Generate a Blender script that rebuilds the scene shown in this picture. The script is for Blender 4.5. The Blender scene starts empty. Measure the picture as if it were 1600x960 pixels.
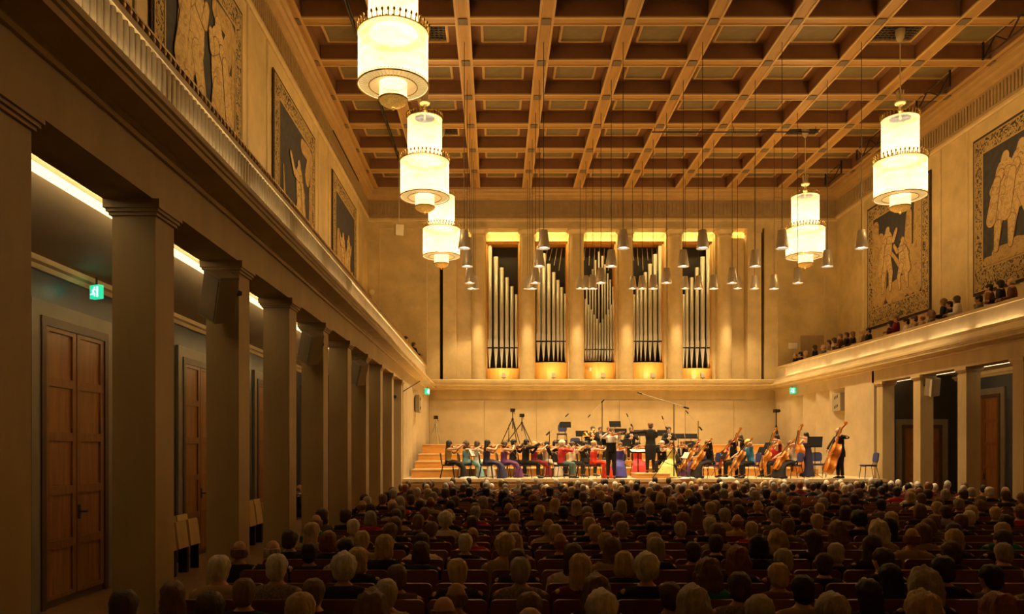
import bpy, math, random
import numpy as np
from mathutils import Vector, Matrix, noise

# ------------------------------------------------------------------ camera, world, exposure
SC = bpy.context.scene
COL = SC.collection
H = 2.15                      # camera height above the hall floor
F = 1210.0                    # focal length in pixels of the 1600 px wide frame
VX, VY = 775.0, 702.0         # vanishing point of the hall axis
cam_d = bpy.data.cameras.new('camera')
cam = bpy.data.objects.new('camera', cam_d)
COL.objects.link(cam)
cam.location = (0, 0, H)
cam.rotation_euler = (math.pi / 2, 0, 0)
cam_d.sensor_width = 36.0
cam_d.lens = F / 1600 * 36
cam_d.shift_x = (800 - VX) / 1600
cam_d.shift_y = (VY - 480) / 1600
cam_d.clip_start = 0.05
cam_d.clip_end = 200
SC.camera = cam
w = bpy.data.worlds.new('hall_dark')
SC.world = w
w.use_nodes = True
w.node_tree.nodes['Background'].inputs[0].default_value = (1.0, 0.6, 0.3, 1)
w.node_tree.nodes['Background'].inputs[1].default_value = 0.0
SC.view_settings.view_transform = 'Standard'
SC.view_settings.look = 'None'
SC.view_settings.gamma = 1
SC.view_settings.use_curve_mapping = False
SC.view_settings.exposure = 0.0
SC.render.film_transparent = False
try:
    SC.cycles.use_denoising = True
    SC.cycles.max_bounces = 6
    SC.cycles.diffuse_bounces = 4
    SC.cycles.glossy_bounces = 3
    SC.cycles.sample_clamp_indirect = 6.0
    SC.cycles.caustics_reflective = False
    SC.cycles.caustics_refractive = False
except Exception:
    pass

# light levels (real lamps of the hall, the added cove glow line set apart; colours are lamp colours)
WARM = (1.0, 0.60, 0.20)
STAGEC = (1.0, 0.70, 0.34)
CH_EMIT = 0.85                 # chandelier glass
CH_UP, CH_IN = 35, (120, 200)  # bulbs above / inside the drums of each chandelier, W
STAGE_W = 740                 # each cone lamp over the stage, W
BAY_W = 30                    # lamp strips in each organ bay
FLOOD_W = 9                  # floodlights on the organ ledge
LED_E = 21                     # balcony light strip
COVE_E = 2.0                    # aisle cove light

R = random.Random(11)
PI = math.pi


def P(px, py, Y):
    """world point on the plane at depth Y seen at pixel (px, py)"""
    return Vector(((px - VX) * Y / F, Y, H + (VY - py) * Y / F))


# ------------------------------------------------------------------ materials
def mat(name, col, rough=0.6, metal=0.0, vary=0.0, scale=4.0, bump=0.0, bscale=40.0, col2=None, emit=0.0, ecol=None, stretch=None, spec=0.5, detail=5.0):
    m = bpy.data.materials.new(name)
    m.use_nodes = True
    nt = m.node_tree
    b = nt.nodes['Principled BSDF']
    b.inputs['Base Color'].default_value = (*col, 1)
    b.inputs['Roughness'].default_value = rough
    b.inputs['Metallic'].default_value = metal
    b.inputs['Specular IOR Level'].default_value = spec
    need = vary > 0 or bump > 0
    if need:
        tc = nt.nodes.new('ShaderNodeTexCoord')
        mp = nt.nodes.new('ShaderNodeMapping')
        nt.links.new(tc.outputs['Object'], mp.inputs[0])
        if stretch:
            mp.inputs['Scale'].default_value = stretch
    if vary > 0:
        n = nt.nodes.new('ShaderNodeTexNoise')
        n.inputs['Scale'].default_value = scale
        n.inputs['Detail'].default_value = detail
        n.inputs['Roughness'].default_value = 0.6
        nt.links.new(mp.outputs[0], n.inputs['Vector'])
        r = nt.nodes.new('ShaderNodeValToRGB')
        r.color_ramp.elements[0].position = 0.3
        r.color_ramp.elements[1].position = 0.7
        c2 = col2 if col2 else tuple(min(1, c * (1 + vary)) for c in col)
        c1 = tuple(c * (1 - vary) for c in col)
        r.color_ramp.elements[0].color = (*c1, 1)
        r.color_ramp.elements[1].color = (*c2, 1)
        nt.links.new(n.outputs['Fac'], r.inputs['Fac'])
        nt.links.new(r.outputs['Color'], b.inputs['Base Color'])
    if bump > 0:
        n2 = nt.nodes.new('ShaderNodeTexNoise')
        n2.inputs['Scale'].default_value = bscale
        n2.inputs['Detail'].default_value = 4
        nt.links.new(mp.outputs[0], n2.inputs['Vector'])
        bp = nt.nodes.new('ShaderNodeBump')
        bp.inputs['Strength'].default_value = bump
        bp.inputs['Distance'].default_value = 0.02
        nt.links.new(n2.outputs['Fac'], bp.inputs['Height'])
        nt.links.new(bp.outputs['Normal'], b.inputs['Normal'])
    if emit > 0:
        b.inputs['Emission Color'].default_value = (*(ecol or col), 1)
        b.inputs['Emission Strength'].default_value = emit
    return m


M = {}
M['stone'] = mat('travertine_wall', (0.60, 0.47, 0.235), 0.55, vary=0.22, scale=0.9, bump=0.12, bscale=30, detail=8)
M['stone2'] = mat('travertine_pillar', (0.52, 0.395, 0.20), 0.45, vary=0.16, scale=1.6, bump=0.08, bscale=30, stretch=(1, 1, 0.3))
M['stone3'] = mat('travertine_moulding', (0.64, 0.50, 0.26), 0.5, vary=0.12, scale=2)
M['panelstone'] = mat('stage_wall_panel', (0.55, 0.44, 0.26), 0.6, vary=0.13, scale=1.3, bump=0.08, detail=7)
M['parapet'] = mat('parapet_plaster', (0.62, 0.52, 0.34), 0.45, vary=0.1, scale=3)
M['frieze'] = mat('frieze_plaster', (0.39, 0.28, 0.14), 0.6, vary=0.1, scale=3)
M['surround'] = mat('grey_stone_surround', (0.20, 0.18, 0.14), 0.4, vary=0.15, scale=2)
M['aisle_ceiling'] = mat('aisle_ceiling_plaster', (0.50, 0.39, 0.26), 0.6, vary=0.08, scale=1.5)
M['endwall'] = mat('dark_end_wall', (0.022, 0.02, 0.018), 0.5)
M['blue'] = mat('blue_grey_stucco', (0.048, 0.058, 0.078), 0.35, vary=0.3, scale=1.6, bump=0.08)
M['stand'] = mat('matte_black_desk', (0.010, 0.009, 0.009), 0.75, spec=0.15)
M['cornice'] = mat('ceiling_cornice_tan', (0.48, 0.31, 0.125), 0.55, vary=0.1, scale=2)
M['beam'] = mat('ceiling_beam_wood', (0.46, 0.265, 0.082), 0.5, vary=0.16, scale=1.4, stretch=(2, 0.4, 2))
M['beamline'] = mat('ceiling_gilt_line', (0.60, 0.40, 0.16), 0.45)
M['coffer'] = mat('coffer_red_wood', (0.235, 0.112, 0.05), 0.6, vary=0.12, scale=2)
M['panel'] = mat('coffer_panel_olive', (0.21, 0.165, 0.08), 0.6, vary=0.14, scale=2.5)
M['pad'] = mat('coffer_joint_block', (0.19, 0.145, 0.095), 0.6, vary=0.1, scale=5)
M['grille'] = mat('vent_grille_metal', (0.05, 0.035, 0.02), 0.6)
M['floorwood'] = mat('hall_parquet', (0.20, 0.105, 0.045), 0.35, vary=0.25, scale=3, stretch=(6, 1, 1))
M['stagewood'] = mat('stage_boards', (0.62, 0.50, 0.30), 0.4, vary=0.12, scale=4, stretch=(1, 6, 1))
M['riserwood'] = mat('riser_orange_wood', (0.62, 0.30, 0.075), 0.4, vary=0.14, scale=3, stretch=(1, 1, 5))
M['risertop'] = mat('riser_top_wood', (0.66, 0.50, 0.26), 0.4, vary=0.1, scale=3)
M['doorwood'] = mat('door_mahogany', (0.22, 0.092, 0.026), 0.35, vary=0.3, scale=4, stretch=(5, 5, 0.5), bump=0.05)
M['doorpanel'] = mat('door_panel_veneer', (0.26, 0.112, 0.033), 0.32, vary=0.3, scale=3, stretch=(5, 5, 0.5))
M['doordark'] = mat('door_dark_surround', (0.07, 0.035, 0.016), 0.4, vary=0.2)
M['organwood'] = mat('organ_case_wood', (0.66, 0.33, 0.075), 0.35, vary=0.15, scale=3, stretch=(4, 4, 0.5))
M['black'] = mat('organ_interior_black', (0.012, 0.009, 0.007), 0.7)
M['pipe'] = mat('tin_pipe_metal', (0.74, 0.72, 0.63), 0.42, metal=0.35, vary=0.06, scale=2)
M['darkmetal'] = mat('black_metal', (0.022, 0.02, 0.018), 0.4, metal=0.3)
M['brass'] = mat('gilded_brass', (0.50, 0.34, 0.10), 0.38, metal=0.6)
M['cream'] = mat('cream_enamel', (0.75, 0.66, 0.42), 0.35)
M['alu'] = mat('brushed_aluminium', (0.66, 0.62, 0.54), 0.36, metal=0.35)
M['cable'] = mat('dark_cable', (0.05, 0.035, 0.022), 0.6)
M['white'] = mat('white_paper', (0.82, 0.80, 0.75), 0.7)
M['greybox'] = mat('grey_loudspeaker', (0.46, 0.40, 0.28), 0.5, vary=0.05)
M['greygrille'] = mat('loudspeaker_grille', (0.34, 0.28, 0.19), 0.7, bump=0.3, bscale=120)
M['gilt'] = mat('gilt_cresting', (0.48, 0.33, 0.12), 0.4, metal=0.6, vary=0.4, scale=30)
M['led'] = mat('led_strip', (1, 0.9, 0.7), emit=LED_E, ecol=(1.0, 0.80, 0.50))
M['cove'] = mat('cove_strip', (1, 0.9, 0.7), emit=COVE_E, ecol=(1.0, 0.80, 0.42))
M['cove_added_glow'] = mat('cove_added_glow_line', (1, 0.9, 0.7), emit=75, ecol=(1.0, 0.74, 0.36))  # added emitter, hidden above the strip, to brighten the aisle ceiling
M['lampdisc'] = mat('lamp_lens', (1, 1, 1), emit=14, ecol=(1.0, 0.86, 0.62))
M['green'] = mat('exit_sign_green', (0.0, 0.5, 0.25), emit=.9, ecol=(0.03, 0.8, 0.42))
M['exitwhite'] = mat('exit_sign_white', (0.8, 1, 0.9), emit=2.2, ecol=(0.75, 1.0, 0.85))
M['seatwood'] = mat('seat_back_wood', (0.27, 0.11, 0.055), 0.32, vary=0.15, scale=3, stretch=(5, 1, 1))
M['seatlight'] = mat('tip_up_seat_beech', (0.55, 0.37, 0.15), 0.4, vary=0.1, scale=3)
M['seatcloth'] = mat('seat_cushion_cloth', (0.12, 0.05, 0.035), 0.8)
M['chairblack'] = mat('chair_black_plastic', (0.025, 0.023, 0.025), 0.45)
M['chairblue'] = mat('chair_navy_fabric', (0.035, 0.045, 0.16), 0.7)
M['ebony'] = mat('ebony', (0.015, 0.012, 0.01), 0.35)
M['violinwood'] = mat('violin_varnish', (0.48, 0.19, 0.04), 0.25, vary=0.2, scale=8)
M['cellowood'] = mat('cello_varnish_amber', (0.62, 0.22, 0.025), 0.25, vary=0.22, scale=4)
M['cellored'] = mat('cello_varnish_red', (0.55, 0.12, 0.02), 0.25, vary=0.2, scale=4)
M['cellodark'] = mat('cello_varnish_brown', (0.42, 0.16, 0.03), 0.25, vary=0.25, scale=4)
M['basswood'] = mat('bass_varnish', (0.58, 0.19, 0.02), 0.25, vary=0.22, scale=3)
M['bowhair'] = mat('bow_hair', (0.85, 0.82, 0.74), 0.6)
M['bowstick'] = mat('bow_stick', (0.32, 0.13, 0.05), 0.35)
M['hornbrass'] = mat('horn_brass', (0.85, 0.55, 0.16), 0.2, metal=1.0)
M['tap_ground'] = mat('tapestry_navy_ground', (0.045, 0.045, 0.052), 0.9, vary=0.25, scale=5, bump=0.2, bscale=90)
M['eye'] = mat('eye_dark', (0.03, 0.02, 0.015), 0.2)
M['lip'] = mat('lips', (0.45, 0.14, 0.11), 0.5)
M['tipblue'] = mat('pale_blue_box', (0.35, 0.45, 0.6), 0.5)


def tap_material(name, base, dark, scale, thr):
    m = bpy.data.materials.new(name)
    m.use_nodes = True
    nt = m.node_tree
    b = nt.nodes['Principled BSDF']
    b.inputs['Roughness'].default_value = 0.95
    tc = nt.nodes.new('ShaderNodeTexCoord')
    n = nt.nodes.new('ShaderNodeTexNoise')
    n.inputs['Scale'].default_value = scale
    n.inputs['Detail'].default_value = 2.5
    n.inputs['Distortion'].default_value = 2.2
    nt.links.new(tc.outputs['Object'], n.inputs['Vector'])
    r = nt.nodes.new('ShaderNodeValToRGB')
    r.color_ramp.elements[0].position = thr - 0.04
    r.color_ramp.elements[1].position = thr + 0.05
    r.color_ramp.elements[0].color = (*dark, 1)
    r.color_ramp.elements[1].color = (*base, 1)
    e = r.color_ramp.elements.new(min(0.95, thr + 0.2))
    e.color = (*(c * 0.72 for c in base), 1)
    nt.links.new(n.outputs['Fac'], r.inputs['Fac'])
    nt.links.new(r.outputs['Color'], b.inputs['Base Color'])
    return m


M['tap_border'] = tap_material('tapestry_scroll_border', (0.50, 0.36, 0.15), (0.05, 0.045, 0.04), 6.5, 0.47)
M['tap_figure'] = tap_material('tapestry_ochre_figures', (0.50, 0.35, 0.15), (0.33, 0.21, 0.085), 2.6, 0.42)
M['tap_figure2'] = tap_material('tapestry_pale_figures', (0.60, 0.44, 0.21), (0.38, 0.25, 0.105), 3.4, 0.42)
M['tap_line'] = mat('tapestry_edge_line', (0.46, 0.32, 0.13), 0.9)
M['tap_outline'] = mat('tapestry_brown_outline', (0.20, 0.12, 0.05), 0.9)
M['tap_dark'] = mat('tapestry_dark_edge', (0.05, 0.03, 0.016), 0.9)

SKIN = [mat('skin_fair', (0.66, 0.40, 0.27), 0.55, spec=0.3), mat('skin_light', (0.60, 0.35, 0.22), 0.55, spec=0.3), mat('skin_tan', (0.50, 0.28, 0.16), 0.55, spec=0.3)]
HAIRC = {'w': (0.68, 0.62, 0.50), 's': (0.50, 0.45, 0.37), 'g': (0.38, 0.33, 0.26), 'b': (0.55, 0.40, 0.19), 'm': (0.20, 0.115, 0.055),
         'B': (0.075, 0.043, 0.026), 'k': (0.016, 0.013, 0.012), 'r': (0.25, 0.095, 0.035), 'y': (0.72, 0.48, 0.14)}
HAIRN = {'w': 'white', 's': 'silver', 'g': 'grey', 'b': 'blond', 'm': 'brown', 'B': 'dark brown', 'k': 'black', 'r': 'auburn', 'y': 'golden blond'}
HAIR = {k: mat('hair_' + HAIRN[k].replace(' ', '_'), c, 0.55, vary=0.35, scale=22, bump=0.5, bscale=60, stretch=(1, 1, 0.25)) for k, c in HAIRC.items()}
CLOTHC = {'k': (0.024, 0.022, 0.022), 'n': (0.022, 0.03, 0.085), 'g': (0.16, 0.15, 0.15), 't': (0.40, 0.29, 0.16), 'w': (0.72, 0.66, 0.56), 'r': (0.50, 0.02, 0.02),
          'e': (0.02, 0.22, 0.10), 'b': (0.17, 0.075, 0.03), 'p': (0.24, 0.19, 0.14), 'm': (0.16, 0.016, 0.022), 'l': (0.30, 0.36, 0.46), 'y': (0.60, 0.32, 0.05), 'o': (0.14, 0.13, 0.06)}
CLOTHN = {'k': 'black', 'n': 'navy', 'g': 'grey', 't': 'tan', 'w': 'cream', 'r': 'red', 'e': 'green', 'b': 'brown', 'p': 'speckled', 'm': 'maroon', 'l': 'pale blue', 'y': 'amber', 'o': 'olive'}
CLOTH = {k: mat('cloth_' + CLOTHN[k].replace(' ', '_'), c, 0.85, vary=(0.6 if k == 'p' else 0.12), scale=(60 if k == 'p' else 6), bump=0.15, spec=0.2) for k, c in CLOTHC.items()}


# ------------------------------------------------------------------ mesh builder
class MB:
    def __init__(s):
        s.v, s.f, s.m, s.s = [], [], [], []

    def add(s, vs, fs, mi=0, smooth=False):
        o = len(s.v)
        s.v.extend(tuple(x) for x in vs)
        for f in fs:
            s.f.append(tuple(i + o for i in f))
            s.m.append(mi)
            s.s.append(smooth)

    def box(s, x0, x1, y0, y1, z0, z1, mi=0):
        s.add([(x0, y0, z0), (x1, y0, z0), (x1, y1, z0), (x0, y1, z0), (x0, y0, z1), (x1, y0, z1), (x1, y1, z1), (x0, y1, z1)],
              [(0, 3, 2, 1), (4, 5, 6, 7), (0, 1, 5, 4), (1, 2, 6, 5), (2, 3, 7, 6), (3, 0, 4, 7)], mi)

    def obox(s, c, sx, sy, sz, rot=None, mi=0):
        r = rot or Matrix.Identity(3)
        vs = []
        for z in (-1, 1):
            for x, y in ((-1, -1), (1, -1), (1, 1), (-1, 1)):
                vs.append(Vector(c) + r @ Vector((x * sx / 2, y * sy / 2, z * sz / 2)))
        s.add(vs, [(0, 3, 2, 1), (4, 5, 6, 7), (0, 1, 5, 4), (1, 2, 6, 5), (2, 3, 7, 6), (3, 0, 4, 7)], mi)

    def bar(s, a, b, w, d=None, mi=0):
        a, b = Vector(a), Vector(b)
        t = (b - a)
        L = t.length
        q = t.to_track_quat('Z', 'Y').to_matrix()
        s.obox((a + b) / 2, w, d or w, L, q, mi)

    def prism(s, prof, axis, t0, t1, mi=0, smooth=False):
        """closed 2-D outline extruded along an axis: 'x' outline=(y,z), 'y' outline=(x,z), 'z' outline=(x,y)"""
        n = len(prof)

        def pt(a, b, t):
            return (t, a, b) if axis == 'x' else ((a, t, b) if axis == 'y' else (a, b, t))
        vs = [pt(a, b, t0) for a, b in prof] + [pt(a, b, t1) for a, b in prof]
        fs = [(i, (i + 1) % n, (i + 1) % n + n, i + n) for i in range(n)]
        s.add(vs, fs, mi, smooth)
        s.add(vs, [tuple(range(n))[::-1], tuple(range(n, 2 * n))], mi)

    def tube(s, pts, rad, n=8, mi=0, caps=True, smooth=True):
        pts = [Vector(p) for p in pts]
        if not isinstance(rad, (list, tuple)):
            rad = [rad] * len(pts)
        s.sweep(pts, rad, rad, None, n, mi, caps, smooth)

    def sweep(s, pts, rx, ry, side=None, n=10, mi=0, caps=True, smooth=True):
        pts = [Vector(p) for p in pts]
        k = len(pts)
        vs = []
        ref = Vector(side) if side is not None else None
        for i, p in enumerate(pts):
            t = (pts[min(i + 1, k - 1)] - pts[max(i - 1, 0)])
            if t.length < 1e-9:
                t = Vector((0, 0, 1))
            t.normalize()
            if ref is None:
                ref = t.orthogonal().normalized()
            u = (ref - t * ref.dot(t))
            if u.length < 1e-6:
                u = t.orthogonal()
            u.normalize()
            v = t.cross(u)
            if side is None:
                ref = u
            for j in range(n):
                a = 2 * PI * j / n
                vs.append(p + u * (math.cos(a) * rx[i]) + v * (math.sin(a) * ry[i]))
        fs = [(i * n + j, i * n + (j + 1) % n, (i + 1) * n + (j + 1) % n, (i + 1) * n + j) for i in range(k - 1) for j in range(n)]
        s.add(vs, fs, mi, smooth)
        if caps:
            s.add(vs, [tuple(range(n))[::-1], tuple(range((k - 1) * n, k * n))], mi, False)

    def lathe(s, prof, n=24, c=(0, 0, 0), mi=0, smooth=True, caps=False):
        k = len(prof)
        vs = [(c[0] + r * math.cos(2 * PI * j / n), c[1] + r * math.sin(2 * PI * j / n), c[2] + z) for r, z in prof for j in range(n)]
        fs = [(i * n + j, i * n + (j + 1) % n, (i + 1) * n + (j + 1) % n, (i + 1) * n + j) for i in range(k - 1) for j in range(n)]
        s.add(vs, fs, mi, smooth)
        if caps:
            s.add(vs, [tuple(range(n))[::-1], tuple(range((k - 1) * n, k * n))], mi, False)

    def ball(s, c, r, nu=12, nv=8, rot=None, mi=0):
        if not isinstance(r, (tuple, list)):
            r = (r, r, r)
        rot = rot or Matrix.Identity(3)
        c = Vector(c)
        vs = []
        for i in range(1, nv):
            th = PI * i / nv
            for j in range(nu):
                ph = 2 * PI * j / nu
                vs.append(c + rot @ Vector((r[0] * math.sin(th) * math.cos(ph), r[1] * math.sin(th) * math.sin(ph), r[2] * math.cos(th))))
        top = len(vs)
        vs.append(c + rot @ Vector((0, 0, r[2])))
        vs.append(c + rot @ Vector((0, 0, -r[2])))
        fs = []
        for i in range(nv - 2):
            for j in range(nu):
                fs.append((i * nu + j, (i + 1) * nu + j, (i + 1) * nu + (j + 1) % nu, i * nu + (j + 1) % nu))
        for j in range(nu):
            fs.append((top, j, (j + 1) % nu))
            fs.append((top + 1, (nv - 2) * nu + (j + 1) % nu, (nv - 2) * nu + j))
        s.add(vs, fs, mi, True)

    def mesh(s, name):
        me = bpy.data.meshes.new(name)
        me.from_pydata(s.v, [], s.f)
        me.polygons.foreach_set('material_index', s.m)
        me.polygons.foreach_set('use_smooth', s.s)
        me.update()
        return me

    def build(s, name, mats, parent=None, loc=None):
        me = s.mesh(name)
        for m in (mats if isinstance(mats, (list, tuple)) else [mats]):
            me.materials.append(m)
        return link(name, me, parent, loc)


def link(name, me, parent=None, loc=None):
    o = bpy.data.objects.new(name, me)
    COL.objects.link(o)
    if parent is not None:
        o.parent = parent
    if loc is not None:
        o.location = loc
    return o


def tag(o, label=None, cat=None, group=None, kind=None):
    if label:
        o['label'] = label
    if cat:
        o['category'] = cat
    if group:
        o['group'] = group
    if kind:
        o['kind'] = kind
    return o


def empty(name, loc=(0, 0, 0), rz=0.0, label=None, cat=None, group=None):
    o = bpy.data.objects.new(name, None)
    COL.objects.link(o)
    o.location = loc
    o.rotation_euler = (0, 0, rz)
    o.empty_display_size = 0.1
    return tag(o, label, cat, group)


def struct(o):
    o['kind'] = 'structure'
    return o


KIDS = {}


def copy_tree(o, parent=None):
    c = o.copy()
    COL.objects.link(c)
    if parent is not None:
        c.parent = parent
    for ch in [x for x in o.children]:
        copy_tree(ch, c)
    return c


def lamp(kind, name, loc, energy, col, size=0.1, rot=None, parent=None, spot=None, blend=0.4, size_y=None):
    d = bpy.data.lights.new(name, kind)
    d.energy = energy
    d.color = col
    if kind == 'AREA':
        d.shape = 'RECTANGLE'
        d.size = size
        d.size_y = size_y or size
    else:
        d.shadow_soft_size = size
    if kind == 'SPOT':
        d.spot_size = spot
        d.spot_blend = blend
    o = bpy.data.objects.new(name, d)
    COL.objects.link(o)
    o.location = loc
    if rot:
        o.rotation_euler = rot
    if parent is not None:
        o.parent = parent
    return o


ORD = ['first', 'second', 'third', 'fourth', 'fifth', 'sixth', 'seventh', 'eighth', 'ninth', 'tenth', 'eleventh', 'twelfth', 'thirteenth', 'fourteenth', 'fifteenth',
       'sixteenth', 'seventeenth', 'eighteenth', 'nineteenth', 'twentieth', 'twenty-first', 'twenty-second', 'twenty-third', 'twenty-fourth', 'twenty-fifth', 'twenty-sixth',
       'twenty-seventh', 'twenty-eighth', 'twenty-ninth', 'thirtieth', 'thirty-first', 'thirty-second', 'thirty-third', 'thirty-fourth', 'thirty-fifth', 'thirty-sixth']

# ------------------------------------------------------------------ dimensions of the hall
XL, XR = -3.15, 13.15          # pillar planes
WL, WR = -6.05, 16.05          # outer walls
YB, YF = 36.5, -3.0            # back wall, end behind the camera
ZC = H + 12.2                  # underside of the ceiling beams
ZSTAGE = 1.14
PITCH = 2.38


def bx(name, x0, x1, y0, y1, z0, z1, m, parent=None):
    b = MB()
    b.box(x0, x1, y0, y1, z0, z1)
    return b.build(name, m, parent)


# ------------------------------------------------------------------ floor, outer walls
floor = struct(bx('floor', WL - .3, WR + .3, YF, YB + 1, -0.2, 0.0, M['floorwood']))
wall_left = struct(bx('wall_left', WL - .3, WL, YF, YB + .5, H + 2.42, ZC + .6, M['stone']))
wall_right = struct(bx('wall_right', WR, WR + .3, YF, YB + .5, H + 2.42, ZC + .6, M['stone']))
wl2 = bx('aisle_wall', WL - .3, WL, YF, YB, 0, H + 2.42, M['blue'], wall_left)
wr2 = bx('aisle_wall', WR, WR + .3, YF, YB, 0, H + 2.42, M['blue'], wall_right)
wall_front = struct(bx('wall_front', WL - .3, WR + .3, YF - .3, YF, 0, ZC + .6, M['stone']))

# mouldings, frieze and picture bays of the upper side walls
for s, wall, XW in ((1, wall_left, WL), (-1, wall_right, WR)):
    def q(p):
        return XW + s * p
    prof = [(0, 11.73), (.05, 11.73), (.07, 11.80), (.16, 11.84), (.18, 11.92), (.26, 11.98), (.28, 12.08), (.36, 12.12), (.36, 12.22), (0, 12.22)]
    b = MB()
    b.prism([(q(p), H + z) for p, z in prof], 'y', 2, YB)
    b.build('cornice_moulding', M['cornice'], wall)
    b = MB()
    b.prism([(q(p), H + z) for p, z in [(0, 10.80), (.05, 10.80), (.08, 10.86), (.08, 10.94), (.03, 10.98), (0, 10.98)]], 'y', 2, YB)
    b.build('picture_rail', M['stone3'], wall)
    b = MB()
    b.box(min(q(0), q(.03)), max(q(0), q(.03)), 2, YB, H + 10.98, H + 11.73)
    y = 12.0
    while y < YB - .1:
        b.box(min(q(.03), q(.07)), max(q(.03), q(.07)), y, y + .085, H + 11.07, H + 11.64)
        y += .17
    o = b.build('fluted_frieze', M['frieze'], wall)
    o['kind'] = 'stuff'
    for yc in (8.6, 15.9, 23.4, 30.9):
        for e in (-1, 1):
            yy = yc + e * 2.95
            b = MB()
            b.prism([(q(0), yy - .07), (q(.03), yy - .05), (q(.045), yy), (q(.03), yy + .05), (q(0), yy + .07)], 'z', H + 3.2, H + 10.8)
            b.build('wall_strip', M['stone3'], wall)
# dark ventilation slot under the left cornice
b = MB()
b.box(WL + .02, WL + .06, 28.5, 33.9, H + 11.72, H + 11.80)
b.build('vent_slot', M['black'], wall_left)

# ------------------------------------------------------------------ ceiling
ceiling = struct(bx('ceiling', WL, WR, YF, YB + .3, ZC + .46, ZC + .6, M['coffer']))
BX = [5.0 + (k - 4.5) * PITCH for k in range(10)]
BY = [36.35 - PITCH * k for k in range(11)]
BW = .20


def beam_mesh(name, L):
    """a beam along local y with two gilt edge lines below"""
    b = MB()
    b.box(-BW, BW, 0, L, .03, .5, 2)
    b.box(-BW, BW, 0, L, 0, .03, 0)
    for e in (-1, 1):
        x0, x1 = sorted((e * (BW - .045), e * (BW + .02)))
        b.box(x0, x1, 0, L, -.025, .02, 1)
        x0, x1 = sorted((e * (BW - .085), e * (BW - .07)))
        b.box(x0, x1, 0, L, -.012, .01, 1)
    me = b.mesh(name)
    me.materials.append(M['beam'])
    me.materials.append(M['beamline'])
    me.materials.append(M['coffer'])
    return me


long_me = beam_mesh('long_beam', YB - YF)
cross_me = beam_mesh('cross_beam', PITCH - 2 * BW - .04)
for x in BX:
    link('long_beam', long_me, ceiling, (x, YF, ZC))
for x in BX[:-1]:
    for y in BY:
        o = link('cross_beam', cross_me, ceiling, (x + PITCH - BW - .02, y, ZC + .004))
        o.rotation_euler = (0, 0, PI / 2)
b = MB()
b.box(-.13, .13, -.16, .16, -.03, .02)
pad_me = b.mesh('beam_joint_block')
pad_me.materials.append(M['pad'])
for x in BX:
    for y in BY:
        link('beam_joint_block', pad_me, ceiling, (x, y, ZC))
b = MB()
b.box(-.62, .62, -.62, .62, 0, .03)
panel_me = b.mesh('coffer_panel')
panel_me.materials.append(M['panel'])
b = MB()
for i in range(9):
    b.box(-.62, .62, -.60 + i * .14, -.54 + i * .14, -.012, .02)
for i in range(9):
    b.box(-.60 + i * .14, -.54 + i * .14, -.62, .62, -.004, .02)
grille_me = b.mesh('coffer_grille')
grille_me.materials.append(M['grille'])
b = MB()
for r0, r1, z in ((.62, .675, -.05), (.675, .70, -.02)):
    b.box(-r1, r1, -r1, -r0, z, .04)
    b.box(-r1, r1, r0, r1, z, .04)
    b.box(-r1, -r0, -r0, r0, z, .04)
    b.box(r0, r1, -r0, r0, z, .04)
frame_me = b.mesh('coffer_frame')
frame_me.materials.append(M['beamline'])
CHX = (BX[1] + PITCH / 2, BX[7] + PITCH / 2)
CHY = (BY[8] - PITCH / 2 + PITCH, BY[5] - PITCH / 2, BY[2] - PITCH / 2)
CHY = (36.35 - PITCH * 8.5, 36.35 - PITCH * 5.5, 36.35 - PITCH * 2.5)
for i in range(9):
    for j in range(10):
        cx, cy = BX[i] + PITCH / 2, BY[j] - PITCH / 2
        vent = any(abs(cx - a) < .1 for a in CHX) and any(abs(cy - c) < .1 for c in CHY)
        link('coffer_grille' if vent else 'coffer_panel', grille_me if vent else panel_me, ceiling, (cx, cy, ZC + .425))
        link('coffer_frame', frame_me, ceiling, (cx, cy, ZC + .42))

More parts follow.
